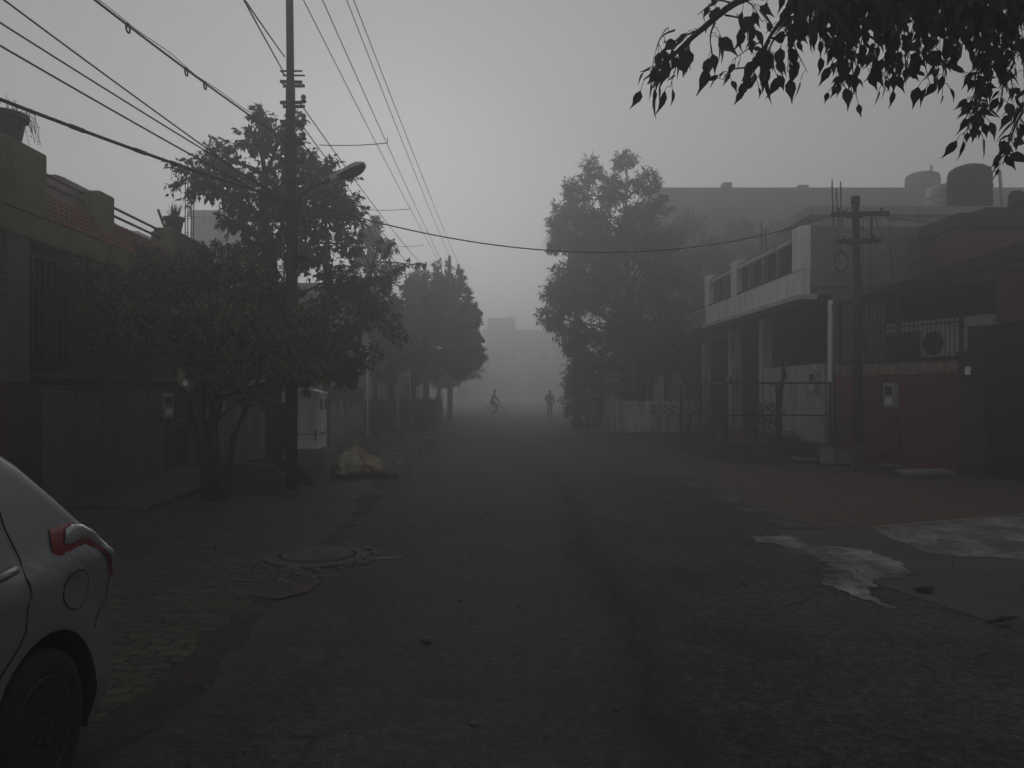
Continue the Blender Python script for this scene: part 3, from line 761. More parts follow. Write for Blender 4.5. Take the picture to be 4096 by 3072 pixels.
# ---------------------------------------------------------------- the low bushy tree
wood_post = None
bush = tree('bushy_tree', 'low wide bushy tree with small olive leaves around the lamp pole', 'tree', (-4.1, 11.8, 0),
     [(-4.15, 11.75, -.1, .12), (-4.12, 11.8, .6, .095), (-4.18, 11.85, 1.1, .085), (-4.1, 11.9, 1.5, .07), (-4.0, 12.0, 2.0, .05)],
     [(at(700, 1120, 12.3), (.75, .8, .5), 95), (at(1000, 1130, 12.4), (.8, .8, .42), 95), (at(480, 1150, 11.6), (.55, .7, .35), 60),
      (at(850, 1280, 11.8), (.95, 1.0, .55), 120), (at(1180, 1300, 12.6), (.75, .9, .5), 95), (at(600, 1290, 11.4), (.55, .7, .45), 60),
      (at(1300, 1400, 13.0), (.6, .7, .42), 80), (at(1050, 1430, 12.0), (.75, .8, .42), 95), (at(780, 1440, 11.8), (.5, .6, .36), 50),
      (at(1130, 1200, 12.9), (.5, .6, .35), 55), (at(860, 1060, 12.6), (.6, .7, .4), 70), (at(380, 1110, 11.6), (.3, .4, .22), 24), (at(620, 1050, 12.2), (.45, .5, .3), 40), (at(900, 1500, 11.6), (.6, .5, .3), 55), (at(1180, 1500, 12.0), (.55, .5, .3), 50), (at(1350, 1500, 12.8), (.4, .5, .28), 36), (at(960, 1340, 11.4), (.8, .5, .45), 80), (at(430, 1240, 11.3), (.4, .4, .3), 36), (at(1400, 1330, 13.2), (.25, .3, .3), 24), (at(430, 1340, 11.4), (.3, .4, .2), 12), (at(600, 1420, 11.4), (.35, .4, .2), 14), (at(830, 1590, 11.8), (.35, .4, .22), 20), (at(1010, 1580, 11.9), (.4, .4, .2), 20), (at(320, 1060, 11.6), (.3, .4, .2), 16), (at(1430, 1440, 13.1), (.3, .4, .3), 26)],
     dict(L=.09, W=.44, n=24, droop=.3), (MA['bark'], MA['leaf_bush']), 11, twig_r=.006, tpl=LEAF_LANCE, limb_r=.03)
st_ = MB(); bo_ = OFF['bushy_tree']
for a_, b_, c_ in (((-4.28, 11.85, -.05), (-4.42, 11.9, .9), at(700, 1330, 11.9)), ((-4.02, 11.95, -.05), (-3.9, 12.0, .9), at(1090, 1380, 12.3)), ((-4.2, 11.7, -.05), (-4.2, 11.6, 1.0), at(820, 1420, 11.6))):
    a_ = Vector(a_); b_ = Vector(b_); st_.tube([a_, a_.lerp(b_, .5) + Vector((.03, 0, 0)), b_, b_.lerp(c_, .6), c_], [.05, .045, .04, .03, .015], 6)
st_.build('side_stem', MA['bark'], bush, smooth=True)
t = MB().tube([(-3.98, 11.75, -.05), (-4.0, 11.76, .55), (-3.96, 11.76, .62)], [.07, .066, .05], 10).build('tree_stake', MA['wood'], smooth=True)
tag(t, 'short brown wooden stake standing against the bushy tree trunk', 'stake')

# tan board hung in the branches
t = thing('hanging_board', 'torn tan notice board hanging beside the gate under the bushy tree', 'notice', at(735, 1520, 10.9))
Y = 10.9
q = [at(714, 1468, Y), at(745, 1494, Y + .05), at(741, 1505, Y + .05), at(730, 1506, Y + .04), at(759, 1523, Y + .1), at(755, 1567, Y + .1), at(708, 1533, Y)]
n = Vector((.3, -1, 0)).normalized() * .012
mm = MB(); mm.add([p for p in q] + [p - n for p in q], [tuple(range(7)), tuple(range(13, 6, -1))] + [(i, (i + 1) % 7, 7 + (i + 1) % 7, 7 + i) for i in range(7)])
mm.build('board', MA['paper_tan'], t)
c = at(741, 1533, Y + .045) + n * 1.3
sp = MB(); cc = [c + Vector((.03 * cos(a * pi / 8), .012 * cos(a * pi / 8), .036 * sin(a * pi / 8))) for a in range(16)]
sp.add(cc, [tuple(range(16))]); sp.build('pale_spot', MA['paper'], t)
MB().tube([at(716, 1470, Y), at(722, 1430, Y + .05), at(740, 1380, Y + .1)], .004, 4).build('string', MA['cable'], t)

# ---------------------------------------------------------------- the tall peepal behind
Yp = 17.0
pk = [( (770, 720), .55, 42), ((880, 650), .6, 60), ((1010, 560), .42, 44), ((1040, 470), .25, 22), ((1120, 560), .5, 48), ((1190, 640), .5, 52), ((960, 760), .7, 75), ((1120, 740), .75, 95),
      ((1300, 720), .65, 85), ((1290, 860), .7, 95), ((1130, 880), .7, 90), ((960, 880), .45, 44), ((1400, 830), .42, 44), ((1230, 1000), .6, 66), ((1400, 980), .35, 30), ((1350, 1110), .5, 50), ((1440, 1180), .45, 42), ((1060, 980), .4, 34), ((1000, 1040), .45, 40), ((840, 760), .3, 22), ((1180, 480), .25, 18), ((930, 1000), .25, 14), ((1480, 1260), .32, 24), ((1300, 1240), .4, 34), ((1530, 1130), .28, 16)]
rdp = random.Random(21)
cl = []
for (uv, r, n_) in pk:
    yy = Yp + rdp.uniform(-1.2, 1.2)
    cl.append((at(uv[0], uv[1], yy), (r * 1.1, r * 1.2, r * 1.0), int(n_ * 1.15)))
b0 = at(1090, 1100, Yp); 
tree('peepal_tree', 'tall leafy tree of broad heart shaped leaves standing behind the lamp pole', 'tree', (b0.x, Yp, 0),
     [(b0.x + .05, Yp, -.1, .20), (b0.x + .02, Yp, 1.5, .17), (b0.x, Yp, 3.2, .15), (*at(1085, 1010, Yp), .12), (*at(1050, 880, Yp), .09), (*at(1060, 700, Yp), .06), (*at(1040, 560, Yp), .03)],
     cl, dict(L=.125, W=.62, n=11, droop=.75), (MA['bark'], MA['leaf_peepal']), 22, twig_r=.007, tpl=LEAF_DRIP, limb_r=.06)
# the long bare shoots with dark leaf tufts reaching to the right
sh = thing('shrub', 'sparse thorny branch tips with dark leaf tufts beside the tall leafy tree', 'shrub', at(1500, 1300, 18))
sm = MB(); lv = []; rd = random.Random(8)
hub = at(1485, 1075, 18)
sm.tube([at(1420, 1560, 18), at(1430, 1400, 18), at(1470, 1200, 18), hub], [.05, .045, .04, .03], 6)
for pts in ([hub, (1450, 1000), (1448, 930), (1453, 880)], [hub, (1505, 1010), (1525, 955)], [hub, (1530, 1030), (1565, 975)], [hub, (1530, 1047), (1600, 1052), (1660, 1060), (1695, 1055)], [hub, (1540, 1090), (1580, 1085), (1618, 1060)], [hub, (1520, 1120), (1535, 1190), (1560, 1260), (1610, 1300)], [hub, (1460, 1110), (1440, 1180)], [hub, (1400, 1040), (1360, 960)]):
    P = [pts[0]] + [at(p[0], p[1], 18 + .15 * i) for i, p in enumerate(pts[1:])]
    sm.tube(P, [.018 - .012 * i / len(P) for i in range(len(P))], 4)
    for i in range(26):
        s_ = rd.uniform(.6, 1.03) * (len(P) - 1); k0 = min(int(s_), len(P) - 2)
        p = P[k0].lerp(P[k0 + 1], s_ - k0) + rvec(rd) * .05
        L = rd.uniform(.09, .17); d = rvec(rd) + Vector((0, 0, -.5)); lv.append((p, d, rvec(rd), L, L * .6))
for c, r, n_ in (((1560, 1290), .32, 110), ((1600, 1340), .25, 60), ((1510, 1200), .3, 70), ((1500, 1400), .25, 40)):
    for i in range(n_):
        p = at(c[0], c[1], 18) + rvec(rd) * r; L = rd.uniform(.1, .17); lv.append((p, rvec(rd) + Vector((0, 0, -.9)), rvec(rd), L, L * .55))
sm.build('stems', MA['bark'], sh, smooth=True); leaves_obj('leaves', LEAF_DRIP, lv, MA['leaf_peepal'], sh)
MA['soil_lump'] = M('earth_lumps', (.16, .135, .11), (.085, .07, .058), 4, .95, .6, 25)
# ================================================================ POLES, LAMP, CABINET, SACKS
def spool(mb, p, r=.045, h=.12):
    mb.lathe([(r * .5, 0), (r, h * .12), (r, h * .3), (r * .55, h * .45), (r * .9, h * .6), (r * .9, h * .8), (r * .4, h)], p, 10)

PX, PY = -3.07, 12.2
t = thing('power_pole', 'tall dark stepped steel pole with stacked short brackets, at left kerb', 'power pole', (PX, PY, 0))
MB().tube([(PX, PY, -.2), (PX + .01, PY, 3.85)], [.092, .092], 16).build('lower_shaft', MA['rust_steel'], t, smooth=True)
MB().tube([(PX + .01, PY, 3.8), (PX, PY, 3.87), (PX - .012, PY, 6.3), (PX - .012, PY, 6.32)], [.093, .080, .072, .06], 16).build('middle_shaft', MA['pole_steel'], t, smooth=True)
MB().tube([(PX - .012, PY, 6.31), (PX - .04, PY, 9.3)], [.060, .056], 14).build('upper_shaft', MA['pole_steel'], t, smooth=True)
MB().tube([(PX, PY, -.05), (PX, PY, .1)], [.17, .12], 12).build('footing', MA['cement_dark'], t)
for i, v in enumerate((293, 335, 418, 493, 567, 643, 722)):
    z = EYE - (v - VV) * PY / F
    x0, x1 = (PX - .15, PX + .19)
    br = MB().bar((x0, PY - .085, z), (x1, PY - .085, z - .01 * (i % 2)), .012, .05 if i else .025)
    br.bar((x0, PY + .085, z), (x1, PY + .085, z), .012, .05 if i else .025).box(x0 + .02, x0 + .035, PY - .08, PY + .08, z - .015, z + .015)
    b = br.build('bracket', MA['pole_steel'], t)
    if i >= 2:
        s = MB(); spool(s, (PX + .19, PY, z + .02), .045, .13); s.build('insulator', MA['insul'], b, smooth=True)
for zz, hw in ((8.75, .42), (9.1, .3)):
    b = MB().bar((PX - hw, PY, zz), (PX + hw, PY, zz), .06, .06).build('crossarm', MA['pole_steel'], t)
    for sx in (-1, 1):
        s = MB(); spool(s, (PX + sx * (hw - .05), PY, zz + .03), .05, .15); s.build('insulator', MA['insul'], b, smooth=True)
cw = MB()
for (dx, dy, a) in ((.10, -.02, 0), (-.10, 0, 1)):
    cw.tube([(PX + dx, PY - .05, 1.2 + .5 * a), (PX + dx * .95, PY - .06, 3.2), (PX + dx * .85, PY - .05, 4.6), (PX + dx * .8, PY - .04, 5.6)], .011, 5)
cw.build('riser_cable', MA['cable'], t)
MB().box(PX - .125, PX - .093, PY - .06, PY - .03, 3.62, 4.02).build('pale_strip', MA['coping'], t)

t = thing('street_lamp', 'curved arm street lamp with pale hood, fixed to the tall dark pole', 'street lamp', (PX + .1, PY - .05, 3.9))
ap = [at(1186, 1070, PY - .1), at(1188, 900, PY - .1), at(1191, 835, PY - .1), at(1200, 795, PY - .1), at(1222, 765, PY - .12), at(1260, 742, PY - .14), at(1300, 727, PY - .16), at(1328, 713, PY - .18)]
MB().tube(ap, [.026] * 5 + [.024] * 3, 9).build('arm', MA['pole_steel'], t, smooth=True)
A = at(1322, 717, PY - .18); B = at(1462, 660, PY - .22); d = (B - A).normalized(); s = d.cross(Vector((0, 0, 1))).normalized(); up = s.cross(d)
rm = Matrix((d, s, up)).transposed().to_4x4(); rm.translation = A
L = (B - A).length
MB().box(.0, .15, -.05, .05, -.035, .045, 0, rm).build('gear_box', MA['lamp_white'], t, bevel=.012)
hd = []
for i in range(9):
    u = i / 8; wd = .055 + .055 * sin(min(1, u * 1.3) * pi / 2) - (.035 * max(0, u - .8) / .2); hz = .05 + .05 * sin(min(1, u * 1.4) * pi / 2) - .06 * max(0, u - .75) / .25
    hd.append([rm @ Vector((.13 + (L - .13) * u, wd * cos(a * pi / 8), .01 + hz * sin(a * pi / 8) * .9)) for a in range(9)])
hm_ = MB().grid(hd); hm_.add(hd[0], [tuple(range(9))]); hm_.add(hd[-1], [tuple(range(8, -1, -1))])
hm_.build('hood', MA['lamp_white'], t, smooth=True)
gl = []
for i in range(9):
    u = i / 8; wd = .05 + .052 * sin(min(1, u * 1.3) * pi / 2) - (.035 * max(0, u - .8) / .2); hz = .035 + .085 * sin(u * pi) ** .6
    gl.append([rm @ Vector((.11 + (L - .115) * u, wd * cos(a * pi / 8), .006 - hz * sin(a * pi / 8))) for a in range(9)])
gm = MB().grid(gl); gm.add(gl[0], [tuple(range(9))]); gm.add(gl[-1], [tuple(range(9))]); gm.build('glass_bowl', MA['lamp_dark'], t, smooth=True)

t = thing('junction_box', 'rusty grey junction box hanging on the right of the tall dark pole', 'junction box', at(1205, 1045, PY - .05))
a = at(1185, 1040, PY - .12); b = at(1228, 965, PY - .12)
MB().box(a.x, b.x, PY - .12, PY + .08, a.z + .04, b.z).build('casing', MA['rust_steel'], t, bevel=.008)
MB().box(a.x + .02, b.x - .02, PY - .126, PY - .1215, a.z + .07, b.z - .02).build('door', M('rust_streaked_door', (.17, .155, .14), (.10, .055, .035), 4, .8, .3, 20, stretch=(1, 1, .4)), t)
MB().tube([(a.x + .03, PY, b.z), (a.x + .05, PY - .03, b.z + .15), (a.x + .2, PY, b.z + .3)], .008, 5).build('cable_tail', MA['cable'], t)

# grey concrete pole half hidden in the trees
t = thing('concrete_pole', 'plain grey concrete pole half hidden between tall leafy tree and cabinet', 'pole', (at(1304, 1570, 20).x, 20, 0))
MB().tube([(at(1304, 1570, 20).x, 20, -.2), (at(1306, 1570, 20).x, 20, 5.4)], [.11, .085], 12).build('shaft', MA['concrete'], t, smooth=True)
MB().box(at(1304, 1570, 20).x - .18, at(1304, 1570, 20).x + .18, 19.85, 20.15, -.05, .12).build('base_block', MA['cement'], t, bevel=.03)

# ---------------------------------------------------------------- feeder cabinet on its plinth
t = MB().prism([(14.16, -.03), (15.15, -.03), (15.13, .52), (14.2, .56)], 'x', -3.74, -2.96).build('cabinet_plinth', MA['concrete'], bevel=.025)
tag(t, 'dark concrete block plinth under the off white electrical cabinet', 'plinth')
t = thing('electrical_cabinet', 'off white street electrical cabinet with brown stickers and white poster on its side', 'cabinet', (-3.3, 14.7, .54))
X0, X1, Y0, Y1, Zb, Zt = -3.50, -3.10, 14.30, 15.0, .53, 1.565
c = MB().box(X0, X1, Y0, Y1, Zb, Zt); c.build('body', MA['cabinet'], t, bevel=.01)
MB().box(X0 - .03, X1 + .03, Y0 - .03, Y1 + .03, .50, .585).build('skirt', MA['concrete'], t, bevel=.01)
rf = MB(); e = .03; zz = Zt + .003
v = [(X0 - e, Y0 - e, zz), (X1 + e, Y0 - e, zz), (X1 + e, Y1 + e, zz), (X0 - e, Y1 + e, zz), (X0 - e, Y0 - e, zz + .03), (X1 + e, Y0 - e, zz + .03), (X1 + e, Y1 + e, zz + .03), (X0 - e, Y1 + e, zz + .03), ((X0 + X1) / 2, Y0 - e, zz + .10), ((X0 + X1) / 2, Y1 + e, zz + .10)]
rf.add(v, [(0, 3, 2, 1), (0, 1, 5, 8, 4), (1, 2, 6, 5), (2, 3, 7, 9, 6), (3, 0, 4, 7), (4, 8, 9, 7), (5, 6, 9, 8)])
rf.build('roof', MA['cabinet_roof'], t)
MB().box(X1 + .002, X1 + .008, Y0 + .05, Y1 - .05, .87, 1.53).build('door', MA['cabinet_roof'], t, bevel=.003)
MB().box(X1 + .002, X1 + .007, Y0 + .05, Y1 - .05, .60, .845).build('lower_door', MA['cabinet_roof'], t, bevel=.003)
MB().box(X0 + .01, X1 - .01, Y0 - .004, Y0 - .001, .838, .848).build('front_seam', MA['meter_win'], t)
MB().box(X1 - .06, X1 - .045, Y0 - .02, Y0, .72, .93).build('hinge', MA['grey_steel'], t)
MB().box(X1 + .0105, X1 + .014, Y0 + .1, Y1 - .07, .90, 1.27).build('poster', MA['paper'], t)
st = MB(); rd = random.Random(2)
for i in range(2):
    for j in range(4): st.box(X1 + .0105, X1 + .0125, Y0 + .07 + i * .36, Y0 + .07 + i * .36 + .22, 1.285 + j * .05, 1.33 + j * .05)
st.build('sticker_sheet', MA['paper_brown'], t)
ln = MB()
for j in range(5): ln.box(X1 + .0145, X1 + .0155, Y0 + .26, Y0 + .46 - .03 * (j % 3), 1.20 - j * .035, 1.207 - j * .035)
ln.build('faded_print', MA['paper_brown'], t)
MB().lathe([(.012, 0), (.012, .03), (.004, .035)], (X1 + .01, Y0 + .42, .935), 8, rot=Matrix.Rotation(R(90), 3, 'Y')).build('lock', MA['grey_steel'], t)
MB().box(X1 + .008, X1 + .03, Y0 + .06, Y1 - .06, .85, .862).build('door_lip', MA['grey_steel'], t)
t = MB().box(-3.95, -3.53, 14.5, 14.9, .0, 1.42).build('metal_box', MA['gate_black'], bevel=.02)
tag(t, 'narrow dark metal box standing close behind the off white cabinet', 'box')

# ---------------------------------------------------------------- sacks
from mathutils import noise as mnoise
def sack(label, c, sx, sy, sz, seed, mat, lean=(0, 0), neck=True):
    rd = random.Random(seed); t = thing('sack', label, 'sack', c, 'woven sacks dumped beside the cabinet plinth'); c = Vector(c); rows = []
    n = 64; m = 40; ph = [rd.uniform(0, 6.28) for _ in range(10)]; o = Vector((seed * 3.1, seed * 1.7, 0))
    for i in range(m + 1):
        u = i / m
        r = (1 - abs(2 * u - 1) ** 3.2) ** .42 if u < .5 else (1 - ((u - .5) / .5) ** 2.2) ** .62 * .98 + .02
        row = []
        for k_ in range(n):
            a = 2 * pi * k_ / n; d = Vector((cos(a), sin(a), u * 1.6))
            cr = abs(mnoise.noise(d * 2.2 + o)); cr2 = abs(mnoise.noise(Vector((d.x * 2.5, d.y * 2.5, d.z * 6)) + o * 2))
            w = 1 + .07 * sin(3 * a + ph[0]) + .05 * sin(5 * a + 5 * u + ph[1]) + .42 * (cr - .25) + .34 * (cr2 - .25)
            z = sz * (u - .08 * sin(2 * a + ph[4]) * u) + .05 * mnoise.noise(d * 3 + o)
            row.append(c + Vector((sx * r * w * cos(a) + lean[0] * u, sy * r * w * sin(a) + lean[1] * u, max(-.01, z) if u > 0 else -.01)))
        rows.append(row)
    b = MB().grid(rows, 0, True); b.add(rows[0], [tuple(range(n))]); b.add(rows[-1], [tuple(range(n))])
    b.build('bag', mat, t, smooth=True)
    if neck:
        top = c + Vector((lean[0], lean[1], sz * .95)); nk = MB()
        nk.tube([top - Vector((0, 0, .05)), top + Vector((.01, 0, .03)), top + Vector((.03, -.01, .11)), top + Vector((.05, -.01, .15))], [.06, .024, .045, .02], 9)
        nk.build('tied_neck', mat, t, smooth=True)
    return t
sack('large pale creased sack at the front of the pile, leaning on the plinth', (-2.70, 14.93, 0), .235, .22, .44, 3, MA['sack'], (.03, .05), False)
sack('tan sack slumped to the right of the large pale sack', (-2.28, 15.22, 0), .235, .22, .38, 5, MA['sack_y'], (-.10, .05), False)
sack('yellow tied sack lying on top of the other two by the cabinet', (-2.56, 15.28, .28), .18, .16, .28, 8, MA['sack_y'], (-.05, 0))

def grass(name, label, cx, cy, rx, ry, n, hmax, seed):
    rd = random.Random(seed); m = MB()
    for i in range(n):
        a = rd.uniform(0, 2 * pi); q = rd.random() ** .5
        x = cx + rx * q * cos(a); y = cy + ry * q * sin(a); hh = hmax * rd.uniform(.35, 1); d = rd.uniform(0, 6.28); l = rd.uniform(.1, .6) * hh; wd = .006
        p = Vector((x, y, .0)); e = Vector((cos(d) * l, sin(d) * l, hh)); s_ = Vector((-sin(d), cos(d), 0)) * wd
        m.add([p - s_, p + s_, p + e * .55 + Vector((0, 0, hh * .1)) + s_ * .7, p + e * .55 + Vector((0, 0, hh * .1)) - s_ * .7, p + e], [(0, 1, 2, 3), (3, 2, 4)])
    o = m.build(name, MA['leaf_grass'])
    return tag(o, label, 'grass', kind='stuff')
grass('grass_tuft', 'dark green grass growing in front of the dumped sacks', -2.3, 14.72, .62, .24, 520, .15, 3)

# ---------------------------------------------------------------- litter, dead leaves, stones
rd = random.Random(31); lv = []
for i in range(900):
    y = rd.uniform(15.8, 32); x = rd.uniform(-5.5, -1.9)
    lv.append(((x, y, .02), (rd.uniform(-1, 1), rd.uniform(-1, 1), rd.uniform(-.1, .25)), (rd.uniform(-.3, .3), rd.uniform(-.3, .3), 1), rd.uniform(.06, .13), .06))
for i in range(450):
    side = rd.random() < .6
    y = rd.uniform(3.5, 16); x = rd.uniform(-5.6, -1.2) if side else rd.uniform(3.3, 8.5)
    lv.append(((x, y, .028), (rd.uniform(-1, 1), rd.uniform(-1, 1), rd.uniform(-.05, .2)), (rd.uniform(-.3, .3), rd.uniform(-.3, .3), 1), rd.uniform(.03, .07), .03))
class _P: pass
g0 = thing('fallen_leaves', 'scattered dead leaves', 'leaves', (0, 0, 0)); 
gl_o = leaves_obj('fallen_leaves', LEAF_LANCE, lv, MA['deadleaf'], g0)
gl_o.parent = None; bpy.data.objects.remove(g0); gl_o.name = 'fallen_leaves'; gl_o['kind'] = 'stuff'; gl_o['label'] = 'dry dead leaves scattered along both edges of the road'; gl_o['category'] = 'dead leaves'
rub = MB(); rr = random.Random(12)
for i in range(520):
    y = rr.uniform(15.2, 30); x = rr.uniform(-5.2, -1.9); r_ = rr.uniform(.015, .05) * (2.2 if rr.random() < .12 else 1)
    rub.sphere((x, y, .012), r_, r_ * rr.uniform(.7, 1.3), r_ * .6, 6, 4, jit=.25, rnd=rr)
for i in range(330):
    y = rr.uniform(2.2, 15); x = rr.uniform(-2.3, 4.6); r_ = rr.uniform(.004, .014)
    rub.sphere((x, y, .012), r_, r_, r_ * .7, 5, 3, jit=.25, rnd=rr)
tag(rub.build('gravel', MA['soil_lump']), 'loose gravel and rubble strewn over road and left verge', 'gravel', kind='stuff')
def rock(label, u, v, r_, mat, name='stone', cat='stone', seed=1):
    Yg = EYE * F / (v - VV); p = at(u, v, Yg)
    rr = random.Random(seed)
    o = MB().sphere((p.x, Yg, r_ * .45), r_ * 1.2, r_, r_ * .6, 9, 6, jit=.16, rnd=rr).build(name, MA[mat], smooth=False)
    return tag(o, label, cat)
rock('small dark stone lying alone in the middle of the road', 1708, 2568, .035, 'stone', seed=2)
rock('tiny white pebble on the road ahead of the dark stone', 1922, 2060, .02, 'litter', 'pebble', 'pebble', 3)
rock('small pale lump on the road at the bottom of photo', 1898, 2900, .02, 'stone', 'pebble', 'pebble', 4)
for i, (u, v, l) in enumerate(((1480, 1745, 'crumpled white litter scrap on left verge nearest the dark netted hedge'), (1565, 1740, 'pale paper scrap on the left verge, right of the crumpled one'), (1720, 1758, 'small white plastic scrap on the verge edge near the road'), (1640, 1757, 'torn pale plastic scrap lying between other litter on left verge'))):
    Yg = EYE * F / (v - VV); p = at(u, v, Yg); rr = random.Random(i); m = MB()
    rows = [[(p.x + (a - 2) * .06 + rr.uniform(-.02, .02), Yg + (b_ - 2) * .05, .02 + rr.uniform(0, .06)) for a in range(5)] for b_ in range(5)]
    m.grid(rows); tag(m.build('litter_scrap', MA['litter']), l, 'litter', 'litter scraps on the left verge')
# dark twig and dark leaf on the right driveway
p = gp(2300 + 1685 * k, 1700 + 808 * k)
m = MB(); m.sphere((p[0], p[1], .03), .09, .05, .02, 9, 5, jit=.2, rnd=random.Random(2)); tag(m.build('dark_scrap', MA['gate_black']), 'small dark oval scrap on the driveway beside pale cement patch', 'scrap')
p = gp(2300 + 2070 * k, 1700 + 963 * k)
m = MB(); m.tube([(p[0] - .14, p[1] - .05, .03), (p[0], p[1], .035), (p[0] + .15, p[1] + .07, .03)], [.008, .02, .006], 6); tag(m.build('dark_stick', MA['gate_black']), 'dark stick lying on the driveway near the right edge', 'stick')

# ---------------------------------------------------------------- manhole
mc = gp(1270, 2230); mx, my = mc
t = thing('manhole_cover', 'round concrete manhole cover set at the left road edge', 'manhole cover', (mx, my, 0))
MB().lathe([(.50, .0), (.50, .022), (.40, .03), (.375, .03), (.375, .0)], (mx, my, 0), 40).build('collar', MA['gutter'], t, bevel=.004)
MB().lathe([(.345, .01), (.35, .032), (.335, .042), (.01, .045)], (mx + .0, my + .0, 0), 40).build('lid', MA['gutter'], t, smooth=False, bevel=.004)
for dx in (-.02, .17):
    MB().lathe([(.035, .0), (.035, .004), (.01, .0045)], (mx + dx, my + .06, .0452), 12).build('lift_hole', MA['gate_black'], t)
rr = random.Random(9); m = MB()
for i in range(40):
    a = rr.uniform(-2.6, 1.2); r0 = rr.uniform(.5, .62); r_ = rr.uniform(.015, .045)
    m.sphere((mx + r0 * cos(a), my + r0 * sin(a), .01), r_ * 1.4, r_, r_ * .6, 6, 4, jit=.3, rnd=rr)
for i in range(24):
    q = gp(rr.uniform(1120, 1290), rr.uniform(2290, 2340)); r_ = rr.uniform(.012, .035)
    m.sphere((q[0], q[1], .01), r_ * 1.3, r_, r_ * .7, 6, 4, jit=.3, rnd=rr)
tag(m.build('broken_asphalt', MA['stone']), 'broken asphalt crumbs around the manhole cover', 'rubble', kind='stuff')
sheet('dust_patch', ragged([gp(1060, 2330), gp(1250, 2305), gp(1275, 2330), gp(1250, 2370), gp(1120, 2400), gp(1000, 2390)], .05, .02, 41), .0115, MA['soil'])
sheet('tar_crack', ragged([gp(1320, 2192), gp(1440, 2196), gp(1480, 2225), gp(1560, 2232), gp(1660, 2222), gp(1560, 2240), gp(1470, 2238), gp(1415, 2262), gp(1330, 2285), gp(1400, 2250), gp(1440, 2215), gp(1400, 2205)], .05, .012, 43), .0075, MA['gate_black'])

# ================================================================ WIRES
def cable(label, a, b, sag, r_, n=22, extra=None, grp=None):
    a = Vector(a); b = Vector(b)
    pts = [a.lerp(b, i / n) - Vector((0, 0, sag * 4 * (i / n) * (1 - i / n))) for i in range(n + 1)]
    m = MB().tube(pts, r_, 5, True)
    if extra: extra(m, pts)
    return tag(m.build('overhead_cable', MA['cable'], smooth=True), label, 'cable', grp)
def through(u0, v0, Y0, u1, v1, Y1, f0, f1):
    a = at(u0, v0, Y0); b = at(u1, v1, Y1); return a + (b - a) * f0, a + (b - a) * f1
GS = 'service cables running from the pole over the left house'
def rings(m, pts):
    for f in (.31, .36, .49, .60, .66):
        i = f * (len(pts) - 1); p = pts[int(i)].lerp(pts[int(i) + 1], i - int(i))
        m.tube([p + Vector((.0, .045 * sin(a_ * pi / 5), -.03 + .045 * cos(a_ * pi / 5))) for a_ in range(11)], .010, 5, False)
        m.sphere(p, .022, .035, .022, 6, 4)
    m.tube([p + Vector((.015 * sin(i_ * 1.7), 0, .03 + .01 * cos(i_))) for i_, p in enumerate(pts)], .005, 4)
a = Vector((PX + .0, PY, EYE - (575 - VV) * PY / F)); b = at(434, 0, 7.6)
cable('uppermost cable of the left bundle, with wire coils and splices hanging along it', a, a + (b - a) * 1.9, .10, .013, 30, rings, GS)
for lab, (u0, v0, Y0), (u1, v1), r_, sg in (('highest plain cable of the left bundle, just below the coiled one', (1150, 820, PY), (49, 0), .010, .06),
                                     ('second plain cable of the left bundle, entering the left edge near top corner', (1150, 800, PY), (0, 70), .010, .05),
                                     ('third plain cable of the left bundle, crossing above the tile awning', (1150, 830, PY), (0, 162), .011, .05),
                                     ('thick lowest cable of the left bundle, sagging just over the flower pot', (1150, 800, PY), (0, 357), .019, .10)):
    A_ = at(u0, v0, Y0); B_ = at(u1, v1, 7.4)
    def splice(m, pts, k_=r_):
        if k_ > .015:
            for f in (.33, .42, .5): 
                i = f * (len(pts) - 1); p = pts[int(i)]; q = pts[int(i) + 1]; m.tube([p, p.lerp(q, .6)], k_ * 1.35, 6)
    cable(lab, A_, A_ + (B_ - A_) * 1.6, sg, r_, 26, splice, GS)
# line wires along the road, from the tall pole's top to the far pole
FP = at(1798, 1100, 44)
GL = 'thin line wires along the road'
for lab, (x0, z0), (dx, z1) in (('thin line wire farthest right, running to the right arm of the far pole', (.55, 8.95), (.5, 8.75)),
                                ('thin line wire beside the right one, ending at the far pole top', (.36, 9.15), (.0, 9.2)),
                                ('thin line wire passing right of the pole top, third from the right', (.18, 8.55), (-.12, 8.3)),
                                ('thin line wire close beside the pole, ending at the far pole left arm', (-.33, 8.9), (-.5, 8.75))):
    A_ = Vector((PX + x0, PY, z0)); B_ = Vector((FP.x + dx, 44, z1))
    cable(lab, A_ + (A_ - B_) * .4, B_, .25, .010, 26, None, GL)
for lab, v0, dz in (('low line wire sloping from the third pole bracket towards the far pole', 412, 7.4), ('low line wire sloping from the fourth bracket, lower than its neighbour', 490, 6.7), ('lowest line wire from the fifth bracket, hidden partly by leaves', 560, 6.1)):
    A_ = at(1200, v0, PY); cable(lab, A_, (FP.x - .1, 44, dz), .35, .009, 24, None, GL)
for lab, p0, p1 in (('topmost of the two steep wires crossing left of the pole top', (990, 0, 9.0), (1139, 228, 12.2)), ('lower of the two steep wires, kinked just left of the pole top', (985, 0, 8.6), (1130, 280, 12.2))):
    A_ = at(*p0); B_ = at(*p1)
    cable(lab, A_ + (A_ - B_) * 2.0, B_, .05, .010, 18, None, GL)
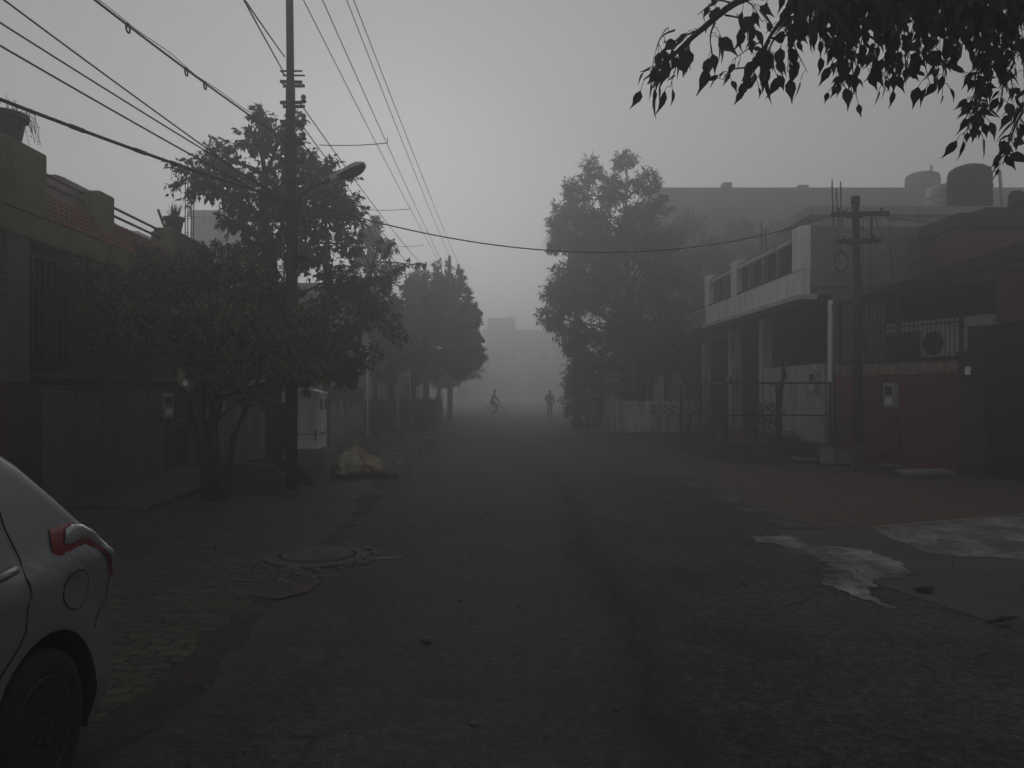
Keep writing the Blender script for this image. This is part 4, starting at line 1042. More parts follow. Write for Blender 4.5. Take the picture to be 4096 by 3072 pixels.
# loose spacers between the wires
for lab, (u0, v0), (u1, v1), Ys in (('uppermost loose spacer wire strung sideways between two line wires', (1277, 580), (1550, 572), 17), ('middle loose spacer wire strung sideways, right of the tall leafy tree', (1455, 838), (1640, 836), 24), ('lowest loose spacer wire strung sideways near the shrub tips', (1530, 986), (1690, 982), 31)):
    A_ = at(u0, v0, Ys); B_ = at(u1, v1, Ys)
    cable(lab, A_, B_, .03, .010, 8, lambda m, pts: m.tube([pts[-1], pts[-1] + Vector((0, 0, .12))], .007, 4), 'spacer wires between the lines')
# cable slung across the road to the right pole
cable('long sagging cable slung across the road from the tall pole to the right pole', at(1165, 790, PY), at(3392, 838, 16.0), .86, .011, 40)
# far pole
t = thing('power_pole', 'far faint pole with V shaped arms rising behind the round tree', 'power pole', (FP.x, 44, 0))
MB().tube([(FP.x, 44, -.2), (FP.x, 44, 9.0)], [.13, .09], 10).build('shaft', MA['pole_steel'], t, smooth=True)
for sx in (-1, 1):
    b = MB().bar((FP.x + sx * .05, 44, 7.3), (FP.x + sx * .5, 44, 8.5), .07, .07).build('arm', MA['pole_steel'], t)
    s = MB(); spool(s, (FP.x + sx * .5, 44, 8.5), .1, .26); s.build('insulator', MA['insul'], b)
MB().bar((FP.x - .35, 44, 7.75), (FP.x + .35, 44, 7.75), .06, .06).build('brace', MA['pole_steel'], t)
s = MB(); spool(s, (FP.x, 44, 8.95), .11, .28); s.build('insulator', MA['insul'], t)
# ================================================================ MIDDLE DISTANCE, LEFT
t = MB().box(-4.75, -4.6, 22.6, 28.9, -.05, 1.80).build('boundary_wall', MA_ww := whitewash(), bevel=.01)
tag(t, 'whitewashed wall with dark pointed drip stains, right of the cabinet', 'wall')
t = thing('house', 'pale plaster house showing between the leaves right of the bushy tree', 'house', (-9, 33, 0))
MB().box(-13, -6.0, 29, 43, -.05, 5.2).build('wall', MA['pale_wall'], t)
MB().box(-13.1, -5.75, 28.8, 43.2, 5.203, 5.6).build('roof_slab', MA['pale_wall'], t)
for y in (31, 35, 39): MB().box(-6.0, -5.96, y, y + 1.3, 1.2, 2.5).build('window', MA['window'], t)
MB().box(-5.997, -5.2, 30.5, 37, 3.0, 3.12).build('sunshade', MA['cement'], t)
t = thing('house', 'faint grey house farther along the left side behind the round tree', 'house', (-9, 52, 0))
MB().box(-14, -5.0, 47, 60, -.05, 6.5).build('wall', MA['grey_wall'], t)
MB().box(-14.1, -4.7, 46.8, 60.2, 6.503, 6.8).build('roof_slab', MA['grey_wall'], t)
for y in (48.5, 52.5, 56): MB().box(-5.0, -4.96, y, y + 1.4, 1.2, 2.6).build('window', MA['window'], t)
t = thing('house', 'faint tall pale block far behind rebar cage, fading into fog', 'house', (-19, 47, 0))
MB().box(-17.0, -15.0, 45, 53, -.05, 11.6).build('wall', MA['pale_wall'], t)
MB().box(-17.1, -14.85, 44.8, 53.2, 11.603, 11.95).build('roof_slab', MA['pale_wall'], t)
MB().box(-15.3, -14.95, 45.1, 45.4, 11.953, 12.75).build('chimney', MA['pale_wall'], t)
MB().box(-16.6, -15.6, 44.95, 44.998, 8.0, 9.6).build('window', MA['window'], t)
t = thing('house', 'faint grey flat roofed house seen low behind the rails and leaning stick', 'house', (-19, 40, 0))
MB().box(-24, -17.0, 38, 44, -.05, 9.1).build('wall', MA['grey_wall'], t)
MB().box(-24.1, -16.9, 37.9, 44.1, 9.103, 9.35).build('roof_slab', MA['grey_wall'], t)

# netted hedge block
t = thing('netted_hedge', 'dark square netted hedge enclosure by the road under the banana plant', 'hedge', (-3.9, 36, 0))
n_ = MB(); rd = random.Random(6)
rows = []
for i in range(9):
    rows.append([(-5.6 + 3.2 * j / 16 + rd.uniform(-.02, .02), 35.0 + rd.uniform(-.05, .05), -.02 + 1.3 * i / 8) for j in range(17)])
n_.grid(rows)
rows = []
for i in range(9): rows.append([(-2.4 + rd.uniform(-.04, .04), 35 + 4.5 * j / 16, -.02 + 1.3 * i / 8) for j in range(17)])
n_.grid(rows)
n_.build('netting', MA['netting'], t)
for x, y in ((-5.6, 35), (-4.5, 35), (-3.4, 35), (-2.4, 35), (-2.4, 37.2), (-2.4, 39.5)):
    MB().tube([(x, y + .02, -.1), (x, y + .02, 1.42)], .03, 6).build('post', MA['rust_steel'], t)
lv = []
for i in range(2600):
    p = Vector((rd.uniform(-5.5, -2.5), rd.uniform(35.1, 39.3), rd.uniform(.1, 1.35))); lv.append((p, rvec(rd), rvec(rd), rd.uniform(.07, .15), .06))
leaves_obj('foliage', LEAF_LANCE, lv, MA['leaf_far'], t)

# thin white pipes standing along the verge
GPI = 'thin pale pipes standing in the left verge'
for u, v0, v1, Yq, lab in ((1470, 1390, 1700, 27, 'tallest thin white pipe standing beside the drip stained wall'), (1592, 1440, 1590, 33, 'thin pale pipe among the trunks, left of the banana stem'), (1640, 1460, 1590, 34, 'thin pale pipe just left of the banana stem, shorter')):
    a = at(u, v0, Yq); m = MB().tube([(a.x, Yq, -.05), (a.x, Yq, a.z)], .035, 8)
    tag(m.build('pipe', MA['white'], smooth=True), lab, 'pipe', GPI)

# round mango tree behind the banana
rdp = random.Random(5); cl = []
for (u, v, r) in ((1600, 1270, .95), (1700, 1210, 1.0), (1800, 1230, .95), (1860, 1320, .75), (1620, 1400, .9), (1740, 1340, 1.1), (1840, 1420, .7), (1660, 1150, .55), (1760, 1140, .5), (1830, 1150, .4), (1570, 1330, .7), (1710, 1450, .8), (1890, 1400, .4), (1870, 1250, .42)):
    cl.append((at(u, v, 35.5 + rdp.uniform(-1, 1)), (r, r, r * .9), int(62 * r + 12)))
for (u, v) in ((1665, 1120), (1705, 1105), (1745, 1085), (1795, 1100), (1842, 1120), (1870, 1190), (1900, 1260), (1620, 1170), (1560, 1250), (1905, 1300), (1905, 1390), (1925, 1440)):
    cl.append((at(u, v, 35.5 + rdp.uniform(-.8, .8)), (.16, .2, .5), 13))
b0 = at(1640, 1500, 35.5)
tree('mango_tree', 'dense round tree with upright leafy shoots behind the banana plant', 'tree', (b0.x, 35.5, 0),
     [(b0.x + .1, 35.5, -.1, .2), (b0.x, 35.5, 1.8, .16), (b0.x + .4, 35.5, 3.2, .13), (b0.x + .9, 35.5, 4.6, .09)], cl,
     dict(L=.24, W=.36, n=15, droop=-.15), (MA['bark'], MA['leaf_mango']), 31, up=.35, twig_r=.012, tpl=LEAF_LANCE, limb_r=.07)
# pale feathery tree (frangipani like) behind the peepal
cl = [(at(u, v, 29), (r, r, r), int(n_)) for u, v, r, n_ in ((1480, 960, .42, 34), (1540, 1000, .4, 30), (1460, 1060, .55, 44), (1560, 1100, .5, 40), (1510, 1180, .7, 60), (1420, 1160, .6, 44), (1570, 1230, .45, 34), (1500, 900, .25, 14), (1430, 1280, .6, 40), (1530, 1330, .6, 40))]
b0 = at(1500, 1400, 29)
tree('feathery_tree', 'pale grey feathery tree rising between the tall leafy tree and round tree', 'tree', (b0.x, 29, 0),
     [(b0.x, 29, -.1, .12), (b0.x, 29, 2, .1), (b0.x - .1, 29, 4, .07), (b0.x, 29, 5.5, .04)], cl, dict(L=.22, W=.3, n=15, droop=-.1), (MA['bark_pale'], MA['leaf_far']), 32, up=.4, twig_r=.01, tpl=LEAF_LANCE, limb_r=.05)
# trunks and low crown beyond the banana
for i, (u, Yq, lab) in enumerate(((1752, 47, 'small far tree with low flat crown, left of two beyond the banana'), (1800, 50, 'small far tree with low flat crown, right of two beyond the banana'))):
    b0 = at(u, 1570, Yq)
    cl = [(at(u + dx, v, Yq), (r, r, r * .7), 46) for dx, v, r in ((-60, 1470, 1.0), (20, 1450, 1.1), (70, 1490, .9), (0, 1510, 1.0), (100, 1440, .6))]
    tree('street_tree', lab, 'tree', (b0.x, Yq, 0), [(b0.x, Yq, -.1, .16), (b0.x + .05, Yq, 1.4, .13), (b0.x + .1, Yq, 2.6, .1)], cl, dict(L=.26, W=.45, n=12, droop=.3), (MA['bark'], MA['leaf_far']), 40 + i, twig_r=.012, tpl=LEAF_LANCE, limb_r=.06)
# leafy trunks left of the banana
for i, (u, Yq, lab) in enumerate(((1570, 32.5, 'slim dark tree trunk with sparse low leaves behind the drip stained wall'),)):
    b0 = at(u, 1570, Yq)
    cl = [(at(u + dx, v, Yq), (r, r, r), 40) for dx, v, r in ((-40, 1400, .6), (10, 1340, .6), (40, 1440, .5), (-70, 1470, .5), (-20, 1500, .45))]
    tree('street_tree', lab, 'tree', (b0.x, Yq, 0), [(b0.x, Yq, -.1, .13), (b0.x - .05, Yq, 1.6, .12), (b0.x - .1, Yq, 3.2, .1)], cl, dict(L=.18, W=.5, n=10, droop=.5), (MA['bark'], MA['leaf_mango']), 50 + i, twig_r=.01, tpl=LEAF_LANCE, limb_r=.06)

# banana plant
Yb = 33.0
t = thing('banana_plant', 'banana plant with long arching leaves beside the road on the left', 'banana plant', (at(1715, 1570, Yb).x, Yb, 0))
bs = MB(); c0 = at(1700, 1570, Yb); crown = at(1720, 1385, Yb)
bs.tube([(c0.x, Yb, -.1), (c0.x + .05, Yb, 1.6), crown], [.16, .13, .08], 10)
bs.tube([(c0.x - .5, Yb + .3, -.1), (c0.x - .5, Yb + .3, 1.8), (c0.x - .45, Yb + .3, 2.6)], [.13, .11, .06], 10)
bs.build('stem', MA['bark_pale'], t, smooth=True)
def banana_leaf(pts, wmax, face, seed):
    rd = random.Random(seed); n = 14; P = []
    m_ = len(pts) - 1
    for i in range(n + 1):
        s_ = i / n * m_; k0 = min(int(s_), m_ - 1); P.append(pts[k0].lerp(pts[k0 + 1], s_ - k0))
    rows = []; rib = []
    for i in range(n + 1):
        u = i / n; d = (P[min(i + 1, n)] - P[max(i - 1, 0)]).normalized()
        s = d.cross(face).normalized(); nn = s.cross(d)
        wd = wmax * (0.06 if u < .12 else min(1, (u - .1) * 4) * (1 - max(0, u - .72) / .28 * .75)) * rd.uniform(.88, 1.05)
        dr = .30 * wd
        rows.append([P[i] - s * wd - nn * dr, P[i] - s * wd * .5 - nn * dr * .2, P[i], P[i] + s * wd * .5 - nn * dr * .2, P[i] + s * wd - nn * dr])
    m = MB().grid(rows); m.tube(P, [.03 * (1 - .8 * i / n) for i in range(n + 1)], 4)
    return m.build('leaf', MA['leaf_banana'], t, smooth=False)
fz = Vector((.1, -1, .25))
for i, (pp, w_) in enumerate((([(1720, 1385), (1780, 1345), (1850, 1335), (1905, 1345), (1940, 1368)], .30), ([(1720, 1385), (1770, 1300), (1840, 1265), (1900, 1250), (1932, 1255)], .28), ([(1722, 1385), (1790, 1380), (1850, 1375), (1900, 1378)], .22),
                              ([(1722, 1390), (1790, 1420), (1850, 1455), (1920, 1470)], .3), ([(1720, 1390), (1770, 1440), (1830, 1500), (1900, 1470)], .24), ([(1725, 1390), (1800, 1430), (1870, 1440), (1922, 1472)], .25),
                              ([(1718, 1385), (1690, 1300), (1660, 1220), (1640, 1150), (1625, 1120)], .34), ([(1716, 1385), (1660, 1350), (1610, 1330), (1560, 1345)], .26), ([(1716, 1388), (1680, 1400), (1640, 1430), (1620, 1480)], .24),
                              ([(1720, 1385), (1730, 1300), (1750, 1210), (1780, 1150)], .32), ([(1720, 1388), (1735, 1430), (1745, 1480), (1750, 1530)], .22))):
    banana_leaf([at(u, v, Yb - .12 * j * (1 if i % 2 else -1)) for j, (u, v) in enumerate(pp)], w_, fz, i)

# ================================================================ END OF THE STREET
Ye = 160.0
t = thing('building', 'faint two storey building closing the end of the street in fog', 'building', (3, Ye, 0))
def eb(u0, u1, v0, v1, y0=Ye, y1=Ye + 10):
    a = at(u0, v1, y0); b = at(u1, v0, y0); return MB().box(a.x, b.x, y0, y1, max(-.05, a.z), b.z)
eb(1945, 2560, 1330, 1700).build('wall', MA['fog_white'], t)
eb(1930, 2580, 1318, 1332, Ye - .6, Ye + 10.5).build('roof_slab', MA['fog_white'], t)
eb(1950, 2062, 1272, 1316, Ye + 1, Ye + 6).build('stair_head', MA['fog_white'], t)
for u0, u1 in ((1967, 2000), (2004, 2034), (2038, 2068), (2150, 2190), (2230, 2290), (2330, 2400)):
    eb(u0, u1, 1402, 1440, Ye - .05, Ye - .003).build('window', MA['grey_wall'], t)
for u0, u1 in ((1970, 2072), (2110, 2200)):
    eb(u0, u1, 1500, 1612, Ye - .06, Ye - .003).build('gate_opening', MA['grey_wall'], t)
eb(1940, 2330, 1452, 1462, Ye - 1.0, Ye - .003).build('balcony_slab', MA['fog_white'], t)
c = at(2048, 1300, Ye - .2)
o = MB().lathe([(.75, 0), (.8, .2), (.8, .9), (.5, 1.15), (.2, 1.25)], (c.x, Ye + 2.5, at(0, 1316, Ye + 1).z + 1.4), 16).build('water_tank', MA['cement'], smooth=True)
tag(o, 'faint water tank on the roof of the far building at street end', 'water tank')

t = thing('house', 'faint low house at the left end of the street, beside the end building', 'house', (-7, 117, 0))
MB().box(-16, -.35, 115, 123, -.05, 6.2).build('wall', MA['fog_white'], t)
MB().box(-16.2, -.2, 114.8, 123.2, 6.203, 6.6).build('roof_slab', MA['fog_white'], t)
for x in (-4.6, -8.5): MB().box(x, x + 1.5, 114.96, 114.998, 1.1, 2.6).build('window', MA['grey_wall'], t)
t = MB().box(8, 34, 110, 111, -.05, 3.0).build('compound_wall', MA['fog_white']); tag(t, 'faint long compound wall at the right end of the street', 'wall')
# ================================================================ PEOPLE
def person(name_label, root_loc, rotz, joints, edges, radii, clothes, hair_c, head, seat=False):
    pass
skin_m = plain('skin', (.12, .075, .055), .6)
cloth_d = M('dark_jacket_cloth', (.085, .085, .092), (.06, .06, .066), 5, .9, .3, 40)
cloth_t = M('dark_trouser_cloth', (.075, .072, .074), (.05, .05, .052), 5, .9, .3, 40)
hair_m = plain('black_hair', (.012, .011, .011), .7)

def skinned(name, J, E, Rr, mat, parent, root_key, sub=1):
    keys = list(J); idx = {k_: i for i, k_ in enumerate(keys)}
    off = OFF[parent.name]
    me = bpy.data.meshes.new(name)
    me.from_pydata([tuple(Vector(J[k_]) - off) for k_ in keys], [(idx[a], idx[b]) for a, b in E], [])
    me.materials.append(mat)
    o = bpy.data.objects.new(name, me); COL.objects.link(o); o.parent = parent; OFF[o.name] = off
    md = o.modifiers.new('Skin', 'SKIN'); md.use_smooth_shade = True
    if not me.skin_vertices: 
        bm = bmesh.new(); bm.from_mesh(me); bm.verts.layers.skin.verify(); bm.to_mesh(me); bm.free()
    for k_ in keys:
        r = Rr.get(k_, .04); r = r if hasattr(r, '__len__') else (r, r)
        me.skin_vertices[0].data[idx[k_]].radius = r
        me.skin_vertices[0].data[idx[k_]].use_root = (k_ == root_key)
    s = o.modifiers.new('Sub', 'SUBSURF'); s.levels = sub; s.render_levels = sub
    # bake to a plain mesh
    dg = bpy.context.evaluated_depsgraph_get(); nm = bpy.data.meshes.new_from_object(o.evaluated_get(dg))
    o.modifiers.clear(); o.data = nm
    for p in nm.polygons: p.use_smooth = True
    return o

def hand_joints(J, E, Rr, wrist, prefix, d, side, curl):
    """palm and five separate curled fingers at a wrist; d: direction of the hand, side: thumb side"""
    w_ = Vector(J[wrist]); d = d.normalized(); n = d.cross(side).normalized()
    pk_ = prefix + 'palm'; J[pk_] = tuple(w_ + d * .05); E.append((wrist, pk_)); Rr[pk_] = (.035, .016)
    for f, (o_, L) in enumerate(((.028, .072), (.010, .082), (-.010, .076), (-.028, .058))):
        a_, b_, c_ = [prefix + 'f%d%d' % (f, q) for q in range(3)]
        J[a_] = tuple(w_ + d * .09 + side * o_); J[b_] = tuple(w_ + d * (.09 + L * .45) + side * o_ + n * .01 * curl); J[c_] = tuple(w_ + d * (.09 + L * .75) + side * o_ * .9 + n * .04 * curl)
        E += [(pk_, a_), (a_, b_), (b_, c_)]; Rr[a_] = .010; Rr[b_] = .009; Rr[c_] = .008
    a_, b_ = prefix + 't0', prefix + 't1'
    J[a_] = tuple(w_ + d * .045 + side * .045 + n * .01); J[b_] = tuple(w_ + d * .085 + side * .06 + n * .025)
    E += [(pk_, a_), (a_, b_)]; Rr[a_] = .011; Rr[b_] = .009

def head(parent, c, fwd, mat_skin, mat_hair):
    c = Vector(c); fwd = Vector(fwd).normalized(); s = fwd.cross(Vector((0, 0, 1))).normalized()
    m = Matrix((s, fwd, Vector((0, 0, 1)))).transposed()
    rows = []
    for i in range(13):
        th = pi * i / 12; row = []
        for q in range(18):
            ph = 2 * pi * q / 18; z = -cos(th)
            x = .075 * sin(th) * cos(ph); y = .098 * sin(th) * sin(ph); zz = .118 * z
            if z < -.2: x *= 1 + .35 * (z + .2); y *= 1 + .2 * (z + .2)
            if y > .05 and abs(x) < .022 and -.35 < z < .05: y += .022 * (1 - abs(x) / .022)      # nose
            if y > .05 and .02 < abs(x) < .05 and .0 < z < .2: y -= .01                            # eye sockets
            row.append(c + m @ Vector((x, y, zz)))
        rows.append(row)
    h_ = MB().grid(rows, 0, True)
    for sx in (-1, 1):
        h_.sphere(c + m @ Vector((sx * .078, -.005, -.005)), .012, .02, .03, 7, 5)
    ho_ = h_.build('head', mat_skin, parent, smooth=True)
    e_ = MB()
    for sx in (-1, 1): e_.sphere(c + m @ Vector((sx * .031, .086, .012)), .012, .008, .008, 7, 5)
    e_.bar(c + m @ Vector((-.025, .088, -.055)), c + m @ Vector((.025, .088, -.055)), .006, .007)
    e_.build('eyes_and_mouth', hair_m, ho_)
    hr = MB(); rows = []
    for i in range(8):
        th = pi * (.42 + .58 * i / 7); row = []
        for q in range(18):
            ph = 2 * pi * q / 18; f_ = sin(ph)
            t0 = th if f_ < .3 else max(th, pi * (.42 + .24 * f_)) ; z = -cos(t0)
            row.append(c + m @ Vector((.083 * sin(t0) * cos(ph), .106 * sin(t0) * sin(ph) - .006, .127 * z + .004)))
        rows.append(row)
    hr.grid(rows, 0, True); hr.build('hair', mat_hair, ho_, smooth=True)

# standing / walking man on the right
g = gp(2199, 1672); gx, gy = g
t = thing('person', 'person in dark jacket and trousers standing in the fog at right', 'person', (gx, gy, 0))
def q(x, y, z): return (gx + x, gy + y, z)
J = {'pelvis': q(0, 0, .93), 'waist': q(0, .01, 1.08), 'chest': q(0, .02, 1.28), 'neck': q(0, .0, 1.45), 'skull': q(0, -.01, 1.52),
     'shl': q(-.17, .01, 1.40), 'shr': q(.17, .01, 1.40), 'ell': q(-.27, .02, 1.15), 'elr': q(.25, .05, 1.12), 'wrl': q(-.16, -.16, 1.05), 'wrr': q(.25, -.06, .90),
     'hil': q(-.09, 0, .88), 'hir': q(.09, 0, .88), 'knl': q(-.10, -.06, .49), 'knr': q(.10, .03, .49), 'anl': q(-.11, .05, .09), 'anr': q(.10, .10, .09), 'tol': q(-.12, -.10, .04), 'tor': q(.12, -.05, .04)}
E = [('pelvis', 'waist'), ('waist', 'chest'), ('chest', 'neck'), ('neck', 'skull'), ('chest', 'shl'), ('chest', 'shr'), ('shl', 'ell'), ('ell', 'wrl'), ('shr', 'elr'), ('elr', 'wrr'), ('pelvis', 'hil'), ('pelvis', 'hir'), ('hil', 'knl'), ('hir', 'knr'), ('knl', 'anl'), ('knr', 'anr'), ('anl', 'tol'), ('anr', 'tor')]
Rr = {'pelvis': (.15, .11), 'waist': (.14, .10), 'chest': (.17, .12), 'neck': .055, 'skull': .06, 'shl': .075, 'shr': .075, 'ell': .05, 'elr': .05, 'wrl': .033, 'wrr': .033, 'hil': .095, 'hir': .095, 'knl': .065, 'knr': .065, 'anl': .045, 'anr': .045, 'tol': .035, 'tor': .035}
hand_joints(J, E, Rr, 'wrl', 'l', Vector((.5, -.7, -.2)), Vector((0, 0, 1)), 1); hand_joints(J, E, Rr, 'wrr', 'r', Vector((0, -.3, -1)), Vector((0, -1, .3)), 1)
body = skinned('body', J, E, Rr, skin_m, t, 'pelvis')
def clothes(name, keys, grow, mat):
    J2 = {k_: J[k_] for k_ in keys}; E2 = [(a, b) for a, b in E if a in J2 and b in J2]
    R2 = {k_: tuple(x + grow for x in (Rr[k_] if hasattr(Rr[k_], '__len__') else (Rr[k_],) * 2)) for k_ in keys}
    return skinned(name, J2, E2, R2, mat, t, keys[0])
clothes('jacket', ['chest', 'waist', 'pelvis', 'shl', 'shr', 'ell', 'elr', 'wrl', 'wrr'], .022, cloth_d)
clothes('trousers', ['pelvis', 'hil', 'hir', 'knl', 'knr', 'anl', 'anr'], .014, cloth_t)
for k_ in ('l', 'r'):
    a_ = Vector(J['an' + k_]); b_ = Vector(J['to' + k_]); MB().tube([a_ + Vector((0, .05, -.05)), (a_ + b_) / 2 + Vector((0, 0, -.02)), b_], [.05, .05, .04], 8).build('shoe', hair_m, t, smooth=True)
head(t, q(0, -.025, 1.625), (-.3, -1, 0), skin_m, hair_m)

# bicycle and rider crossing towards the right
bx_, by_ = gp(1980, 1667)
t = thing('bicycle', 'dark bicycle ridden across the foggy street end', 'bicycle', (bx_, by_, 0))
def bq(x, y, z): return Vector((bx_ + x, by_ + y + .15 * x, z))
for sx in (-.52, .52):
    wh = MB(); c = bq(sx, 0, .335)
    wh.tube([c + Vector((.32 * cos(a_ * pi / 14), .048 * cos(a_ * pi / 14), .32 * sin(a_ * pi / 14))) for a_ in range(29)], .019, 6, False)
    wo_ = wh.build('wheel', MA['black_steel'], t, smooth=True)
    s_ = MB()
    for a_ in range(14): s_.tube([c, c + Vector((.31 * cos(a_ * pi / 7), .047 * cos(a_ * pi / 7), .31 * sin(a_ * pi / 7)))], .003, 3)
    s_.lathe([(.03, -.04), (.03, .04)], c, 8, rot=Matrix.Rotation(R(90), 3, 'X')); s_.build('spokes', MA['grey_steel'], wo_)
fr = MB(); bb = bq(-.05, 0, .30); st_ = bq(-.17, 0, .80); hd_ = bq(.36, 0, .86); ra = bq(-.52, 0, .335); fa = bq(.52, 0, .335)
for a_, b_ in ((bb, st_), (st_, hd_), (bb, hd_ - Vector((0, 0, .1))), (bb, ra), (st_, ra), (hd_, fa), (hd_, hd_ + Vector((-.02, 0, .12)))): fr.tube([a_, b_], .017, 6)
fr.build('frame', MA['black_steel'], t)
MB().sphere(st_ + Vector((-.03, 0, .07)), .13, .08, .04, 10, 6).build('saddle', MA['black_steel'], t, smooth=True)
hb = bq(.34, 0, .98); MB().tube([hb + Vector((-.12, -.28, 0)), hb + Vector((.02, -.22, .02)), hb, hb + Vector((.02, .22, .02)), hb + Vector((-.12, .28, 0))], .014, 6).build('handlebar', MA['grey_steel'], t, smooth=True)
MB().lathe([(.09, -.008), (.09, .008)], bb, 14, rot=Matrix.Rotation(R(90), 3, 'X')).build('chainring', MA['grey_steel'], t)
for s2 in (-1, 1): MB().box(bb.x - .05 + .12 * s2, bb.x + .05 + .12 * s2, by_ - .05 + s2 * .12, by_ + .05 + s2 * .12, bb.z - .1 * s2 - .01, bb.z - .1 * s2 + .01).build('pedal', MA['black_steel'], t)
MB().box(bx_ - .72, bx_ - .30, by_ - .13, by_ + .03, .70, .72).build('rear_rack', MA['black_steel'], t)
t = thing('person', 'person in dark clothes riding the bicycle at the street end', 'person', (bx_ - .2, by_, .85))
def q(x, y, z): return tuple(bq(x, y, z))
J = {'pelvis': q(-.20, 0, .97), 'waist': q(-.17, 0, 1.12), 'chest': q(-.10, 0, 1.34), 'neck': q(-.06, 0, 1.50), 'skull': q(-.04, 0, 1.57),
     'shl': q(-.08, .17, 1.44), 'shr': q(-.08, -.17, 1.44), 'ell': q(.10, .24, 1.22), 'elr': q(.10, -.24, 1.22), 'wrl': q(.24, .24, 1.06), 'wrr': q(.24, -.24, 1.06),
     'hil': q(-.18, .09, .94), 'hir': q(-.18, -.09, .94), 'knl': q(.20, .11, .78), 'knr': q(.14, -.11, .62), 'anl': q(.06, .12, .44), 'anr': q(-.16, -.12, .27), 'tol': q(.20, .12, .39), 'tor': q(-.03, -.12, .21)}
hand_joints(J, E0 := [(a, b) for a, b in E if not (a.startswith(('lp', 'rp', 'lf', 'rf', 'lt', 'rt')) or b.startswith(('lp', 'rp', 'lf', 'rf', 'lt', 'rt')))], Rr, 'wrl', 'l', Vector((.8, 0, -.5)), Vector((0, -1, 0)), 1.4)
hand_joints(J, E0, Rr, 'wrr', 'r', Vector((.8, 0, -.5)), Vector((0, 1, 0)), -1.4)
E = E0
skinned('body', J, E, Rr, skin_m, t, 'pelvis')
clothes('jacket', ['chest', 'waist', 'pelvis', 'shl', 'shr', 'ell', 'elr', 'wrl', 'wrr'], .022, cloth_d)
clothes('trousers', ['pelvis', 'hil', 'hir', 'knl', 'knr', 'anl', 'anr'], .014, cloth_t)
for k_ in ('l', 'r'):
    a_ = Vector(J['an' + k_]); b_ = Vector(J['to' + k_]); MB().tube([a_ + Vector((-.04, 0, -.05)), (a_ + b_) / 2 + Vector((0, 0, -.02)), b_], [.05, .05, .04], 8).build('shoe', hair_m, t, smooth=True)
head(t, q(-.02, 0, 1.67), (1, -.1, -.05), skin_m, hair_m)
MA['jali'] = M('stained_limewash', (.62, .61, .61), (.36, .355, .35), 1.1, .9, .35, 20, stain=(.085, .08, .078), stain_amt=.75)
# ================================================================ RIGHT SIDE
# ---------------------------------------------------------------- white house with the porch
BX = 7.3
h = thing('house', 'white house with railed balcony over a dark columned porch', 'house', (9, 23, 0))
MB().box(8.0, 17.5, 18.5, 18.72, -.05, 3.897).build('end_wall', MA['cement'], h, bevel=.01)
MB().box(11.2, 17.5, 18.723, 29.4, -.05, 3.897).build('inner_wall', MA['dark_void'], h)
MB().box(BX + .02, 17.6, 18.55, 29.4, 3.9, 4.06).build('floor_slab', MA['cement'], h)
MB().box(BX - .1, BX + .35, 18.45, 26.85, 3.78, 3.897).build('slab_edge', MA['white_dirty'], h, bevel=.01)
MB().box(BX + .2, 17.6, 18.5, 18.74, 4.063, 5.50).build('end_parapet', MA['cement'], h, bevel=.01)
MB().box(BX, BX + .2, 18.5, 26.8, 3.9, 4.48).build('balcony_band', MA['white'], h, bevel=.008)
for y0, y1 in ((18.5, 19.05), (23.35, 23.9), (26.3, 26.8)):
    MB().box(BX - .02, BX + .22, y0, y1, 4.483, 5.52).build('balcony_post', MA['white'], h, bevel=.012)
for y0, y1, nb in ((19.05, 23.35, 3), (23.9, 26.3, 2)):
    MB().box(BX + .01, BX + .17, y0, y1, 5.22, 5.34).build('top_rail', MA['white_dirty'], h, bevel=.01)
    MB().box(BX + .05, BX + .15, y0, y1, 5.36, 5.40).build('hand_rail', MA['grey_steel'], h)
    MB().box(BX - .005, BX + .15, y0, y1, 4.483, 4.53).build('bottom_rail', MA['cement_dark'], h)
    for i in range(nb):
        y = y0 + (y1 - y0) * (i + 1) / (nb + 1)
        MB().box(BX + .01, BX + .14, y - .07, y + .07, 4.533, 5.217).build('baluster', MA['cement'], h)
    MB().box(BX + .16, BX + .18, y0, y1, 4.535, 5.215).build('dark_infill', MA['dark_void'], h)
MB().box(BX + .2, BX + .34, 26.6, 29.4, 4.063, 4.5).build('side_parapet', MA['cement'], h)
# ground floor: half wall, porch columns, floor
MB().box(8.0, 8.18, 18.9, 23.1, -.05, 2.30).build('half_wall', MA['white_dirty'], h, bevel=.008)
MB().box(7.6, 11.2, 18.75, 29.4, -.04, .40).build('porch_floor', MA['concrete'], h)
for y, w_ in ((23.25, .30), (26.25, .34)):
    MB().box(7.96, 7.96 + w_, y - w_ / 2, y + w_ / 2, .403, 3.775).build('column', MA['white_dirty'], h, bevel=.012)
MB().box(7.93, 8.34, 26.03, 26.47, .403, 2.1).build('column_base', MA['white_dirty'], h, bevel=.01)
MB().box(7.9, 8.3, 26.48, 29.5, 3.42, 3.775).build('porch_beam', MA['pinkwall'], h)
MB().tube([(7.93, 18.42, .35), (7.93, 18.42, 1.9), (7.93, 18.42, 3.75)], .055, 10).build('downpipe', MA['white'], h, smooth=True)
MB().box(8.9, 9.7, 23.5, 26.0, .403, 2.7).build('dark_door', MA['gate_black'], h)
